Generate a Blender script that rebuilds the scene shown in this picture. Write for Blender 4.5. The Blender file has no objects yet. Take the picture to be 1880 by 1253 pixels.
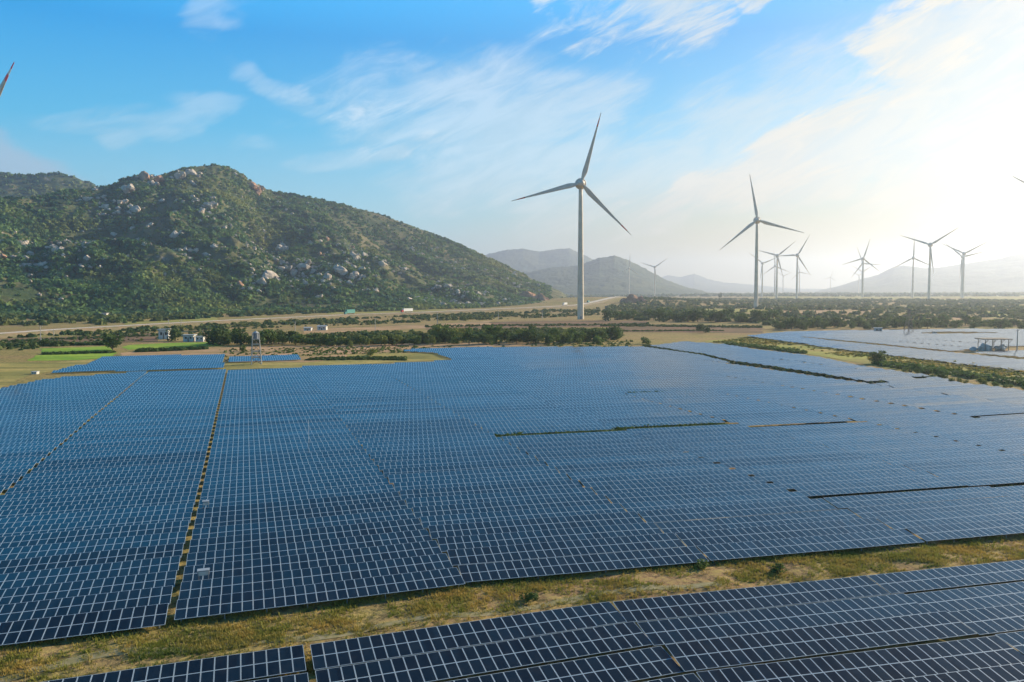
import bpy, math, random
import numpy as np
from mathutils import Vector, Matrix
rng = np.random.default_rng(7); random.seed(7)
sc = bpy.context.scene; C = sc.collection

# ------------------------------------------------------------------ camera
F = 1462.0; H = 28.0
PITCH = math.atan((626.5-535)/F); ROLL = math.radians(0.3)
cp, sp, cr, sr = math.cos(PITCH), math.sin(PITCH), math.cos(ROLL), math.sin(ROLL)
FW = np.array([0, cp, -sp]); R0 = np.array([1., 0, 0]); U0 = np.array([0, sp, cp])
RT = R0*cr - U0*sr; UP = U0*cr + R0*sr
cam = bpy.data.objects.new('camera', bpy.data.cameras.new('camera')); C.objects.link(cam)
cam.matrix_world = Matrix(((RT[0], UP[0], -FW[0], 0), (RT[1], UP[1], -FW[1], 0), (RT[2], UP[2], -FW[2], H), (0, 0, 0, 1)))
cam.data.sensor_width = 36; cam.data.lens = 36*F/1880; cam.data.clip_start = 0.5; cam.data.clip_end = 60000
sc.camera = cam

# ------------------------------------------------------------------ light
SUN_AZ, SUN_EL = math.radians(56), math.radians(20)
SKY_STRENGTH = 0.10; SUN_STRENGTH = 5.0; EXPOSURE = 0.8; HAZE = 1.2e-4
sc.view_settings.view_transform = 'Standard'; sc.view_settings.look = 'None'
sc.view_settings.exposure = EXPOSURE; sc.view_settings.gamma = 1
world = bpy.data.worlds.new('World'); sc.world = world; world.use_nodes = True
wt = world.node_tree; wt.nodes.clear()

class NB:
    """small helper that builds math node graphs"""
    def __init__(s, t): s.t = t
    def n(s, typ, **kw):
        nd = s.t.nodes.new(typ)
        for k, v in kw.items(): setattr(nd, k, v)
        return nd
    def put(s, sock, v):
        if isinstance(v, (int, float)): sock.default_value = v
        elif isinstance(v, (tuple, list)): sock.default_value = tuple(v) if len(v) == len(sock.default_value) else (*v, 1)
        else: s.t.links.new(v, sock)
    def m(s, op, a, b=0.0, c=0.0, clamp=False):
        nd = s.n('ShaderNodeMath', operation=op, use_clamp=clamp)
        s.put(nd.inputs[0], a); s.put(nd.inputs[1], b); s.put(nd.inputs[2], c)
        return nd.outputs[0]
    def add(s, a, b): return s.m('ADD', a, b)
    def sub(s, a, b): return s.m('SUBTRACT', a, b)
    def mul(s, a, b): return s.m('MULTIPLY', a, b)
    def clamp(s, a): return s.m('ADD', a, 0.0, clamp=True)
    def step(s, x, a, b):
        nd = s.n('ShaderNodeMapRange', interpolation_type='SMOOTHSTEP')
        s.put(nd.inputs[0], x); nd.inputs[1].default_value = a; nd.inputs[2].default_value = b
        return nd.outputs[0]
    def xyz(s, x, y, z=0.0):
        nd = s.n('ShaderNodeCombineXYZ'); s.put(nd.inputs[0], x); s.put(nd.inputs[1], y); s.put(nd.inputs[2], z); return nd.outputs[0]
    def noise(s, vec, scale, detail=4, rough=0.55, dist=0.0):
        nd = s.n('ShaderNodeTexNoise'); 
        if vec is not None: s.t.links.new(vec, nd.inputs['Vector'])
        nd.inputs['Scale'].default_value = scale; nd.inputs['Detail'].default_value = detail
        nd.inputs['Roughness'].default_value = rough; nd.inputs['Distortion'].default_value = dist
        return nd.outputs[0]
    def mix(s, f, a, b):
        nd = s.n('ShaderNodeMix', data_type='RGBA'); s.put(nd.inputs[0], f); s.put(nd.inputs[6], a); s.put(nd.inputs[7], b); return nd.outputs[2]

w = NB(wt)
sky = w.n('ShaderNodeTexSky', sky_type='NISHITA', sun_disc=False, sun_elevation=SUN_EL, sun_rotation=SUN_AZ,
          air_density=1.0, dust_density=1.0, ozone_density=2.0, altitude=30)
hs = w.n('ShaderNodeHueSaturation'); hs.inputs['Saturation'].default_value = 1.25
wt.links.new(sky.outputs[0], hs.inputs['Color'])
tc = w.n('ShaderNodeTexCoord'); sx = w.n('ShaderNodeSeparateXYZ'); wt.links.new(tc.outputs['Generated'], sx.inputs[0])
AZ = w.m('ARCTAN2', sx.outputs[0], sx.outputs[1]); EL = w.m('ARCSINE', sx.outputs[2])
AZd = w.mul(AZ, 57.2958); ELd = w.mul(EL, 57.2958)
P2 = w.xyz(AZd, w.mul(ELd, 2.2), 1.7)
AZw = w.add(AZd, w.mul(w.sub(w.noise(P2, .08, 3, .5), .5), 20)); ELw = w.add(ELd, w.mul(w.sub(w.noise(P2, .10, 3, .5), .5), 8))
def lobe(a0, e0, ra, re, tilt=0.0):           # soft elliptical region of sky, degrees
    c, s_ = math.cos(math.radians(tilt)), math.sin(math.radians(tilt))
    da = w.sub(AZw, a0); de = w.sub(ELw, e0)
    x = w.mul(w.add(w.mul(da, c), w.mul(de, s_)), 1/ra); y = w.mul(w.sub(w.mul(de, c), w.mul(da, s_)), 1/re)
    d = w.add(w.mul(x, x), w.mul(y, y))
    return w.clamp(w.sub(1.0, d))
def streak(tilt, sa, se, scale, detail, rough, dist, off):
    c, s_ = math.cos(math.radians(tilt)), math.sin(math.radians(tilt))
    x = w.add(w.mul(AZd, c), w.mul(ELd, s_)); y = w.sub(w.mul(ELd, c), w.mul(AZd, s_))
    return w.noise(w.xyz(w.mul(x, sa), w.mul(y, se), off), scale, detail, rough, dist)
n1 = streak(16, .05, .17, 1.7, 12, .64, .5, 3.1)
n2 = streak(24, .10, .42, 1.8, 12, .68, .7, 8.7)
n3 = streak(-12, .05, .16, 1.5, 9, .62, .8, 5.4)
def cloud(n, lo, hi, *ls):
    acc = None
    for l in ls: acc = l if acc is None else w.m('MAXIMUM', acc, l)
    return w.mul(w.step(w.add(n, w.mul(w.sub(acc, .5), .45)), lo, hi), w.step(acc, 0.0, .45))
nA = w.add(w.mul(n1, .5), w.mul(n2, .5)); cA = cloud(nA, .36, .74, lobe(-2, 12, 14, 6.5, 0), lobe(14, 10, 18, 5.5, 22), lobe(2, 8.5, 16, 3, 6))
cB = cloud(n2, .40, .70, lobe(12, 19.5, 11, 3.6, 14), lobe(22, 20.3, 5, 1.2, 8), lobe(2, 19.8, 4, 1.5, -5), lobe(29, 17.6, 5, 1.4, 18))
cC = cloud(nA, .32, .60, lobe(29, 13.5, 12, 5.0, 35), lobe(40, 12, 12, 6.3, 25), lobe(20, 9, 14, 3.2, 22), lobe(33, 7.5, 14, 5, 10))
cD = cloud(nA, .44, .78, lobe(-19, 18, 4.5, 1.9, 18), lobe(-14, 14, 6, 1.6, -8), lobe(-12, 9.5, 9, 1.6, 4), lobe(-22, 11.5, 7, 1.5, 10))
cE = w.mul(cloud(n3, .30, .60, lobe(-33, 8.6, 9, 2.6, -12)), .7)
glow = w.step(w.m('SQRT', w.add(w.m('POWER', w.mul(w.sub(AZd, 46), 1/30), 2), w.m('POWER', w.mul(w.sub(ELd, 6), 1/15), 2))), 1.0, .15)
warm = w.mul(w.step(AZd, -12, 22), w.step(ELd, 11, .5))
ramp = w.n('ShaderNodeValToRGB'); wt.links.new(w.mul(ELd, 1/60), ramp.inputs[0])
def stop(i, e, c):
    el_ = ramp.color_ramp.elements; q = el_[i] if i < 2 else el_.new(e/60)
    q.position = e/60; q.color = (c[0]*.1, c[1]*.1, c[2]*.1, 1)
stop(0, 0, (4.6, 5.3, 5.2)); stop(1, 60, (.02, .32, .95)); stop(2, 5, (2.3, 4.6, 5.4)); stop(3, 11, (.5, 3.3, 5.4)); stop(4, 17, (.0, 2.25, 5.2)); stop(5, 23, (.2, 3.7, 7.6)); stop(6, 29, (.05, 2.4, 5.3)); stop(7, 37, (.0, .45, 1.3))  # bright band above the view and dark zenith are shaped for the panel reflections
rg_ = w.n('ShaderNodeVectorMath', operation='SCALE'); wt.links.new(ramp.outputs[0], rg_.inputs[0]); rg_.inputs['Scale'].default_value = 10
base = w.mix(.93, hs.outputs[0], rg_.outputs[0])
# the side of the sky near the sun is paler, and yellow at the horizon
sunside = w.mul(w.step(AZd, -8, 45), w.step(ELd, 23, 7))
base = w.mix(w.mul(sunside, .5), base, (2.6, 4.5, 5.6))
warm = w.mul(w.step(AZd, -14, 20), w.step(ELd, 9.5, .3))
base = w.mix(w.mul(warm, .85), base, (3.7, 2.55, .5))
base = w.mix(w.mul(glow, .7), base, (3.3, 2.75, 1.3))
cl = w.clamp(w.add(w.add(w.mul(cA, .52), w.mul(cB, .72)), w.add(w.mul(cC, .82), w.mul(cD, .3))))
ccol = w.mix(w.step(AZd, -10, 24), (5.2, 5.8, 6.2), (4.5, 4.35, 3.9))
ccol = w.mix(w.mul(w.step(n2, .62, .38), .45), ccol, (2.9, 3.7, 4.1))
col = w.mix(cl, base, ccol)
col = w.mix(w.mul(warm, .75), col, (3.6, 2.6, .7))
col = w.mix(cE, col, (2.9, 3.7, 4.6))
bg = w.n('ShaderNodeBackground'); bg.inputs[1].default_value = SKY_STRENGTH; wt.links.new(col, bg.inputs[0])
wo = w.n('ShaderNodeOutputWorld'); wt.links.new(bg.outputs[0], wo.inputs[0])
sun = bpy.data.objects.new('sun', bpy.data.lights.new('sun', 'SUN')); C.objects.link(sun)
sun.data.energy = SUN_STRENGTH; sun.data.angle = math.radians(0.5); sun.data.color = (1, .82, .58)
sdir = Vector((math.sin(SUN_AZ)*math.cos(SUN_EL), math.cos(SUN_AZ)*math.cos(SUN_EL), math.sin(SUN_EL)))
sun.rotation_euler = sdir.to_track_quat('Z', 'Y').to_euler()

# ------------------------------------------------------------------ helpers
def ray(x, y): return FW + RT*(x-940)/F - UP*(y-626.5)/F
def gp(x, y, z=0.0):
    d = ray(x, y); t = (z-H)/d[2]; return np.array([d[0]*t, d[1]*t, z])
def atd(x, y, Y):                               # point on the sight line at depth Y
    d = ray(x, y); t = Y/d[1]; return np.array([d[0]*t, Y, H+d[2]*t])
def _h(ix, iy, seed):
    h = (ix.astype(np.int64)*374761393 + iy.astype(np.int64)*668265263 + seed*974634777) & 0xffffffff
    h = ((h ^ (h >> 13))*1274126177) & 0xffffffff
    return ((h ^ (h >> 16)) & 0xffff)/32767.5 - 1
def vn(x, y, seed=0):
    x = np.asarray(x, float); y = np.asarray(y, float)
    ix, iy = np.floor(x), np.floor(y); fx, fy = x-ix, y-iy
    fx = fx*fx*(3-2*fx); fy = fy*fy*(3-2*fy)
    a = _h(ix, iy, seed); b = _h(ix+1, iy, seed); c = _h(ix, iy+1, seed); d = _h(ix+1, iy+1, seed)
    return (a*(1-fx)+b*fx)*(1-fy) + (c*(1-fx)+d*fx)*fy
def fbm(x, y, o=4, seed=0):
    s = 0; a = 1; t = 0
    for i in range(o):
        s = s + a*vn(x*2**i+17.3*i, y*2**i-9.1*i, seed+i); t += a; a *= .5
    return s/t
def ss(a, b, x): t = np.clip((np.asarray(x, float)-a)/(b-a), 0, 1); return t*t*(3-2*t)

def link(name, data, parent=None):
    o = bpy.data.objects.new(name, data); C.objects.link(o)
    if parent is not None: o.parent = parent
    return o
def tag(o, label=None, cat=None, group=None, kind=None):
    if label: o['label'] = label
    if cat: o['category'] = cat
    if group: o['group'] = group
    if kind: o['kind'] = kind
    return o
def empty(name, loc, rz=0.0, label=None, cat=None, group=None):
    o = link(name, None); o.location = [float(c) for c in loc]; o.rotation_euler = (0, 0, rz); o.empty_display_size = 1
    return tag(o, label, cat, group)
def npmesh(name, V, Fc, mats=(), mi=None, uv=None, smooth=False):
    V = np.asarray(V, np.float32); Fc = np.asarray(Fc, np.int32); k = Fc.shape[1]
    me = bpy.data.meshes.new(name)
    me.vertices.add(len(V)); me.vertices.foreach_set('co', V.ravel())
    me.loops.add(Fc.size); me.loops.foreach_set('vertex_index', Fc.ravel())
    me.polygons.add(len(Fc)); me.polygons.foreach_set('loop_start', np.arange(0, Fc.size, k, dtype=np.int32))
    me.polygons.foreach_set('loop_total', np.full(len(Fc), k, np.int32))
    for m_ in mats: me.materials.append(m_)
    if mi is not None: me.polygons.foreach_set('material_index', np.asarray(mi, np.int32))
    me.polygons.foreach_set('use_smooth', np.full(len(Fc), bool(smooth)))
    if uv is not None:
        l = me.uv_layers.new(name='UVMap'); l.data.foreach_set('uv', np.asarray(uv, np.float32).ravel())
    me.update(calc_edges=True); return me
class MB:
    """collects boxes, tubes, lathes; every face a quad"""
    def __init__(s): s.V = []; s.F = []; s.M = []; s.n = 0
    def raw(s, V, Fc, m=0):
        s.V.append(np.asarray(V, float)); s.F.append(np.asarray(Fc)+s.n); s.n += len(V); s.M += [m]*len(Fc)
    def box(s, c, d, m=0, rz=0.0, rot=None):
        x, y, z = np.array(d)/2
        P = np.array([[-x,-y,-z],[x,-y,-z],[x,y,-z],[-x,y,-z],[-x,-y,z],[x,-y,z],[x,y,z],[-x,y,z]])
        if rot is not None: P = P@np.array(rot).T
        if rz: c_, s_ = math.cos(rz), math.sin(rz); P = P@np.array([[c_,s_,0],[-s_,c_,0],[0,0,1]])
        s.raw(P+np.array(c), [[0,3,2,1],[4,5,6,7],[0,1,5,4],[1,2,6,5],[2,3,7,6],[3,0,4,7]], m)
    def tube(s, a, b, ra, rb=None, n=8, m=0):
        a = np.array(a, float); b = np.array(b, float); rb = ra if rb is None else rb
        s.sweep([a, b], [ra, rb], n, m)
    def sweep(s, pts, rad, n=8, m=0):
        pts = [np.array(p, float) for p in pts]; V = []; Fc = []
        for i, p_ in enumerate(pts):
            d = pts[min(i+1, len(pts)-1)]-pts[max(i-1, 0)]; d /= np.linalg.norm(d)+1e-9
            q = np.array([0, 0, 1.]) if abs(d[2]) < .9 else np.array([1., 0, 0])
            e1 = np.cross(d, q); e1 /= np.linalg.norm(e1); e2 = np.cross(d, e1)
            for k in range(n):
                t = 2*math.pi*k/n; V.append(p_+rad[i]*(math.cos(t)*e1+math.sin(t)*e2))
        for i in range(len(pts)-1):
            for k in range(n):
                k2 = (k+1) % n; Fc.append([i*n+k, i*n+k2, (i+1)*n+k2, (i+1)*n+k])
        b = len(V)
        V.append(pts[0]); V.append(pts[-1])
        for k in range(0, n, 2):
            Fc.append([b, (k+2) % n, (k+1) % n, k]); o = (len(pts)-1)*n
            Fc.append([b+1, o+k, o+(k+1) % n, o+(k+2) % n])
        s.raw(V, Fc, m)
    def build(s, name, mats, parent=None, smooth=False):
        mats = mats if isinstance(mats, (list, tuple)) else [mats]
        return link(name, s.mesh(name, mats, smooth), parent)
    def mesh(s, name, mats, smooth=False):
        return npmesh(name, np.concatenate(s.V), np.concatenate(s.F), mats, s.M, smooth=smooth)

# ------------------------------------------------------------------ materials
def mat(name, col, rough=.7, metal=0.0, spec=None, noise=None, col2=None, nscale=1.0, bump=0.0, ior=None):
    m_ = bpy.data.materials.new(name); m_.use_nodes = True; t = m_.node_tree; b = NB(t); bs = t.nodes['Principled BSDF']
    bs.inputs['Roughness'].default_value = rough; bs.inputs['Metallic'].default_value = metal
    if spec is not None: bs.inputs['Specular IOR Level'].default_value = spec
    if ior: bs.inputs['IOR'].default_value = ior
    bs.inputs['Base Color'].default_value = (*col, 1)
    if col2 is not None:
        g = b.n('ShaderNodeNewGeometry'); nz = b.noise(g.outputs['Position'], nscale, 5, .6)
        b.put(bs.inputs['Base Color'], b.mix(b.step(nz, .35, .65), col, col2))
        if bump:
            bp = b.n('ShaderNodeBump'); bp.inputs['Strength'].default_value = 1; bp.inputs['Distance'].default_value = bump
            t.links.new(nz, bp.inputs['Height']); t.links.new(bp.outputs[0], bs.inputs['Normal'])
    return m_
M = {}
M['steel'] = mat('galvanised_steel', (.42, .44, .46), .45, .6, col2=(.32, .33, .35), nscale=.7)
M['turbine'] = mat('turbine_paint', (.66, .58, .48), .5, col2=(.56, .49, .40), nscale=.15)
M['tower'] = mat('tower_concrete', (.74, .63, .47), .65, col2=(.62, .52, .39), nscale=.12)
M['red'] = mat('red_paint', (.92, .07, .05), .5); M['white'] = mat('white_paint', (.78, .78, .76), .5)
M['bandorange'] = mat('orange_band', (.62, .10, .04), .5)
M['wall'] = mat('weathered_wall', (.62, .62, .58), .8, col2=(.48, .46, .42), nscale=.8)
M['window'] = mat('window_glass', (.03, .04, .05), .2)
M['roof'] = mat('roof_sheet', (.50, .53, .52), .6, col2=(.36, .38, .38), nscale=.6)
M['greysheet'] = mat('grey_cabinet', (.22, .25, .28), .5, col2=(.17, .19, .22), nscale=3)
M['lid'] = mat('cabinet_lid', (.30, .35, .40), .5)
M['concrete'] = mat('pole_concrete', (.50, .48, .43), .85, col2=(.40, .37, .33), nscale=.8)
M['truckwhite'] = mat('truck_box_white', (.78, .77, .72), .4); M['truckred'] = mat('truck_cab_red', (.55, .05, .04), .35)
M['green'] = mat('green_sheet', (.03, .26, .22), .5); M['tyre'] = mat('tyre_rubber', (.02, .02, .02), .8)
M['wood'] = mat('weathered_wood', (.20, .17, .13), .85); M['rust'] = mat('rusty_steel', (.30, .27, .24), .8, col2=(.22, .14, .09), nscale=.9)
M['bark'] = mat('bark', (.09, .07, .05), .9)
M['pale'] = mat('pale_tarpaulin', (.50, .52, .52), .7, col2=(.30, .33, .30), nscale=.5, bump=.1)
def foliage(name, a, b_, scale=.12, c=None):
    m_ = bpy.data.materials.new(name); m_.use_nodes = True; t = m_.node_tree; b = NB(t); bs = t.nodes['Principled BSDF']
    bs.inputs['Roughness'].default_value = .75; bs.inputs['Specular IOR Level'].default_value = .2
    g = b.n('ShaderNodeNewGeometry'); n_ = b.noise(g.outputs['Position'], scale, 6, .65)
    col = b.mix(b.step(n_, .36, .64), a, b_)
    if c is not None: col = b.mix(b.step(b.noise(g.outputs['Position'], scale*.18, 3, .6), .5, .68), col, c)
    t.links.new(col, bs.inputs['Base Color'])
    tr = b.n('ShaderNodeBsdfTranslucent'); t.links.new(col, tr.inputs[0]); mx = b.n('ShaderNodeMixShader'); mx.inputs[0].default_value = .3
    t.links.new(bs.outputs[0], mx.inputs[1]); t.links.new(tr.outputs[0], mx.inputs[2]); t.links.new(mx.outputs[0], t.nodes['Material Output'].inputs[0])
    return m_
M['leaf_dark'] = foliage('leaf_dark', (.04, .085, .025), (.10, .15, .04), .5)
M['leaf_mid'] = foliage('leaf_mid', (.06, .12, .03), (.14, .20, .045), .5)
M['leaf_yellow'] = foliage('leaf_yellow', (.14, .19, .045), (.24, .26, .06), .5)
M['scrub'] = foliage('hill_scrub', (.03, .105, .055), (.15, .25, .065), .03, (.25, .28, .08))
M['wood_far'] = foliage('far_wood', (.05, .11, .035), (.17, .19, .055), .035)
M['grass'] = foliage('grass_blades', (.25, .26, .05), (.46, .33, .09), .35, (.12, .17, .035))
M['rock'] = mat('granite_rock', (.60, .52, .42), .9, col2=(.36, .31, .26), nscale=.12, bump=1.5)
M['rock_orange'] = mat('orange_rock', (.55, .33, .20), .9, col2=(.34, .20, .13), nscale=.10, bump=1.5)
M['soil_bank'] = mat('cut_bank', (.50, .28, .16), .95, col2=(.33, .17, .10), nscale=.15, bump=1.0)

def solar_mat():
    m_ = bpy.data.materials.new('solar_glass'); m_.use_nodes = True; t = m_.node_tree; b = NB(t); bs = t.nodes['Principled BSDF']
    uvn = b.n('ShaderNodeUVMap'); s_ = b.n('ShaderNodeSeparateXYZ'); t.links.new(uvn.outputs[0], s_.inputs[0])
    U_, V_ = b.m('FRACT', s_.outputs[0]), s_.outputs[1]
    wn = b.n('ShaderNodeTexWhiteNoise', noise_dimensions='1D'); t.links.new(b.m('FLOOR', b.add(s_.outputs[0], b.mul(b.n('ShaderNodeObjectInfo').outputs['Random'], 997.0))), wn.inputs['W']); RN = wn.outputs['Value']
    edge = b.m('MAXIMUM', b.m('GREATER_THAN', b.m('ABSOLUTE', b.sub(U_, .5)), .462), b.m('GREATER_THAN', b.m('ABSOLUTE', b.sub(V_, .5)), .480))
    gx = b.m('LESS_THAN', b.m('FRACT', b.mul(U_, 12)), .14); gy = b.m('LESS_THAN', b.m('FRACT', b.mul(V_, 10)), .05)
    cell = b.mul(b.m('MAXIMUM', gx, gy), .10)
    g = b.n('ShaderNodeNewGeometry'); n_ = b.noise(g.outputs['Position'], .035, 4, .6); n2_ = b.noise(g.outputs['Position'], .9, 3, .6)
    base_ = b.mix(b.step(n_, .35, .65), (.003, .006, .012), (.003, .009, .018))
    base_ = b.mix(b.mul(RN, .9), base_, (.005, .015, .028)); dust = b.mix(b.mul(b.step(n2_, .45, .8), .05), base_, (.20, .20, .19))
    cc = b.mix(cell, dust, (.05, .08, .12))
    t.links.new(b.mix(edge, cc, (.40, .50, .58)), bs.inputs['Base Color'])
    t.links.new(b.add(b.mul(edge, .35), b.add(.09, b.mul(RN, .08))), bs.inputs['Roughness'])
    bs.inputs['IOR'].default_value = 1.5
    return m_
M['solar'] = solar_mat()

# ------------------------------------------------------------------ site frame: u along the panel rows, v across them
A = math.radians(18.5); ua = np.array([math.cos(A), math.sin(A)]); va = np.array([-math.sin(A), math.cos(A)])
def uv_of(x, y, z=1.0): q = gp(x, y, z)[:2]; return (float(q@ua), float(q@va))
def xy_of(u_, v_): return u_*ua + v_*va
def rise(x, y):                                    # low bushy rise right of the tall tower
    return 15*np.exp(-((x-190)/210.)**2-((y-1750)/260.)**2)
def gh(x, y):
    x = np.asarray(x, float); y = np.asarray(y, float); r = np.hypot(x, y)
    near = .35*vn(x/60, y/60, 3)
    fine = (.16*vn(x/6, y/6, 5)+.07*vn(x/1.8, y/1.8, 6))*ss(200, 120, r)
    far = 1.2*vn(x/170, y/170, 8)*ss(450, 700, r)
    return near+fine+far+rise(x, y)+.45*ss(760, 420, r)
# ground sheet
def build_ground():
    rr = [12.0]
    while rr[-1] < 15000: rr.append(rr[-1]*(1.0125 if rr[-1] < 250 else 1.035))
    rr = np.array(rr); na = 900
    # denser azimuths to the front
    az = np.concatenate([np.linspace(-.85, .85, 640), np.linspace(.85, 2*math.pi-.85, 121)[1:-1]])
    na = len(az); Rg, Ag = np.meshgrid(rr, az, indexing='ij')
    X = Rg*np.sin(Ag); Y = Rg*np.cos(Ag); Z = gh(X, Y)
    V = np.stack([X, Y, Z], -1).reshape(-1, 3); V = np.concatenate([V, [[0, 0, 0]]])
    i, j = np.meshgrid(np.arange(len(rr)-1), np.arange(na), indexing='ij'); j2 = (j+1) % na
    Fq = np.stack([i*na+j, (i+1)*na+j, (i+1)*na+j2, i*na+j2], -1).reshape(-1, 4)[:, ::-1]
    c = len(V)-1; Fc = [[c, (k) % na, (k+1) % na, (k+2) % na] for k in range(0, na-1, 2)]
    Fq = np.concatenate([Fq, np.array(Fc)])
    m_ = bpy.data.materials.new('ground_soil_grass'); m_.use_nodes = True; t = m_.node_tree; b = NB(t); bs = t.nodes['Principled BSDF']
    bs.inputs['Roughness'].default_value = .95; bs.inputs['Specular IOR Level'].default_value = .1
    g = b.n('ShaderNodeNewGeometry'); P = g.outputs['Position']
    big = b.noise(P, .006, 4, .6, .6); mid = b.noise(P, .05, 5, .65); fin = b.noise(P, 1.1, 7, .72)
    mp = b.n('ShaderNodeMapping'); mp.inputs['Rotation'].default_value = (0, 0, -A); mp.inputs['Scale'].default_value = (.004, .03, 1); t.links.new(P, mp.inputs[0])
    bands = b.noise(mp.outputs[0], 1.0, 5, .6)
    c1 = b.mix(b.step(big, .38, .62), (.24, .21, .08), (.37, .26, .13))
    c2 = b.mix(b.step(bands, .45, .62), c1, (.32, .19, .12))
    c3 = b.mix(b.mul(b.step(mid, .50, .66), .7), c2, (.13, .16, .045))
    c4 = b.mix(b.mul(b.step(fin, .42, .62), .75), c3, (.46, .36, .12))
    c5 = b.mix(b.mul(b.step(fin, .51, .37), .8), c4, (.07, .085, .025))
    t.links.new(c5, bs.inputs['Base Color'])
    bp = b.n('ShaderNodeBump'); bp.inputs['Distance'].default_value = .25; bp.inputs['Strength'].default_value = 1
    t.links.new(fin, bp.inputs['Height']); t.links.new(bp.outputs[0], bs.inputs['Normal'])
    o = link('ground', npmesh('ground', V, Fq, [m_], smooth=True)); tag(o, kind='structure')
build_ground()

# ------------------------------------------------------------------ hills
def sil_table(pts):
    az, el = [], []
    for x, y in pts:
        d = ray(x, y); az.append(math.atan2(d[0], d[1])); el.append(math.atan2(d[2], math.hypot(d[0], d[1])))
    return np.array(az), np.array(el)
class Range:
    def __init__(s, pts, Rf, Rr, pw=1.25, amp=.2, wl=260., seed=1, back=1.1, tops=3.0):
        s.az, s.el = sil_table(pts); s.Rf, s.Rr, s.pw, s.amp, s.wl, s.seed, s.back, s.tops = Rf, Rr, pw, amp, wl, seed, back, tops
    def rr(s, az):
        a = Rr = None
        r_ = np.interp(az, s.az, s.Rr) if hasattr(s.Rr, '__len__') else np.full_like(az, s.Rr)
        f_ = np.interp(az, s.az, s.Rf) if hasattr(s.Rf, '__len__') else np.full_like(az, s.Rf)
        return f_, r_
    def h(s, x, y):
        az = np.arctan2(x, y); r = np.hypot(x, y); Rf, Rr = s.rr(az)
        zr = np.maximum(H + Rr*np.tan(np.interp(az, s.az, s.el)), 0)
        t = (r-Rf)/(Rr-Rf); tc_ = np.clip(t, 0, 1)
        b = np.where(t <= 1, tc_**s.pw*(1-.12*np.sin(np.pi*tc_)), 1-ss(0, 1, (t-1)*s.back)*1.02)
        rid = 1-np.abs(fbm(x/s.wl+.3*y/s.wl, y/s.wl*.6, 5, s.seed))*2.2
        n_ = rid*.6+.5*fbm(x/s.wl*2.6, y/s.wl*2.6, 5, s.seed+9)
        wgt = np.clip(np.minimum(tc_*3, (1-tc_)*2.6), 0, 1)
        z = zr*b + s.amp*zr*(n_-.35)*wgt + np.where((t > 0), s.tops*fbm(x/22, y/22, 3, s.seed+4)*np.clip(zr/60, 0, 1)*np.clip(t*4, 0, 1), 0)
        fall = np.clip(zr/25, 0, 1)
        return np.where(t < 0, -3, z*fall-3*(1-fall))
    def build(s, name, m_, naz, nr, amin=None, amax=None):
        az = np.linspace(s.az[0] if amin is None else amin, s.az[-1] if amax is None else amax, naz)
        Rf, Rr = s.rr(az); t = np.concatenate([np.linspace(-.02, 1, int(nr*.8)), np.linspace(1.01, 1+1/s.back, nr-int(nr*.8))])
        Rg = Rf[None]+(Rr-Rf)[None]*t[:, None]; Ag = np.broadcast_to(az, Rg.shape)
        X = Rg*np.sin(Ag); Y = Rg*np.cos(Ag); Z = s.h(X, Y); Z[-1] = -3
        V = np.stack([X, Y, Z], -1).reshape(-1, 3)
        i, j = np.meshgrid(np.arange(nr-1), np.arange(naz-1), indexing='ij')
        Fq = np.stack([i*naz+j, i*naz+j+1, (i+1)*naz+j+1, (i+1)*naz+j], -1).reshape(-1, 4)
        return tag(link(name, npmesh(name, V, Fq, [m_], smooth=True)), kind='structure')
def hill_mat(name, a, b_, c, s1, rocky=.0):
    m_ = bpy.data.materials.new(name); m_.use_nodes = True; t = m_.node_tree; b = NB(t); bs = t.nodes['Principled BSDF']
    bs.inputs['Roughness'].default_value = .95; bs.inputs['Specular IOR Level'].default_value = .1
    g = b.n('ShaderNodeNewGeometry'); P = g.outputs['Position']
    n1_ = b.noise(P, s1, 7, .65); n2_ = b.noise(P, s1*.25, 4, .6); n3_ = b.noise(P, s1*1.7, 6, .7)
    col = b.mix(b.step(n1_, .4, .6), a, b_); col = b.mix(b.mul(b.step(n2_, .45, .65), .7), col, c)
    if rocky: col = b.mix(b.mul(b.step(n3_, .60, .68), rocky), col, (.34, .29, .25))
    t.links.new(col, bs.inputs['Base Color'])
    bp = b.n('ShaderNodeBump'); bp.inputs['Distance'].default_value = .25/s1; bp.inputs['Strength'].default_value = .8
    t.links.new(n1_, bp.inputs['Height']); t.links.new(bp.outputs[0], bs.inputs['Normal'])
    return m_
hm = hill_mat('hill_slope', (.055, .09, .04), (.13, .14, .06), (.20, .17, .10), .03, .8)
fm = hill_mat('mountain_slope', (.05, .08, .04), (.08, .11, .05), (.12, .13, .06), .006)
main_pts = [(-700, 470), (-450, 430), (-250, 395), (-120, 375), (0, 366), (60, 365), (115, 352), (180, 345), (205, 338), (235, 326), (262, 321), (290, 326), (310, 319), (345, 308), (390, 304), (420, 309), (445, 322), (470, 340), (500, 352), (560, 362), (620, 374), (680, 389), (740, 409), (800, 433), (850, 453), (900, 476), (950, 501), (1000, 523), (1040, 540)]
px_ = np.array([p_[0] for p_ in main_pts])
main = Range(main_pts, Rf=np.interp(px_, [-700, 0, 600, 850, 1040], [900, 1080, 1150, 1300, 1600]),
             Rr=np.interp(px_, [-700, 0, 200, 390, 500, 800, 1040], [1500, 1750, 1900, 2050, 2150, 2250, 2200]), pw=1.2, amp=.34, wl=330, seed=21)
main.build('hill', hm, 700, 300)
back = Range([(-700, 440), (-400, 350), (-200, 325), (-60, 322), (0, 318), (30, 321), (60, 323), (100, 318), (140, 327), (170, 338), (220, 362), (300, 430), (380, 500)], 2300, 3000, 1.0, .15, 300, 33)
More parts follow.
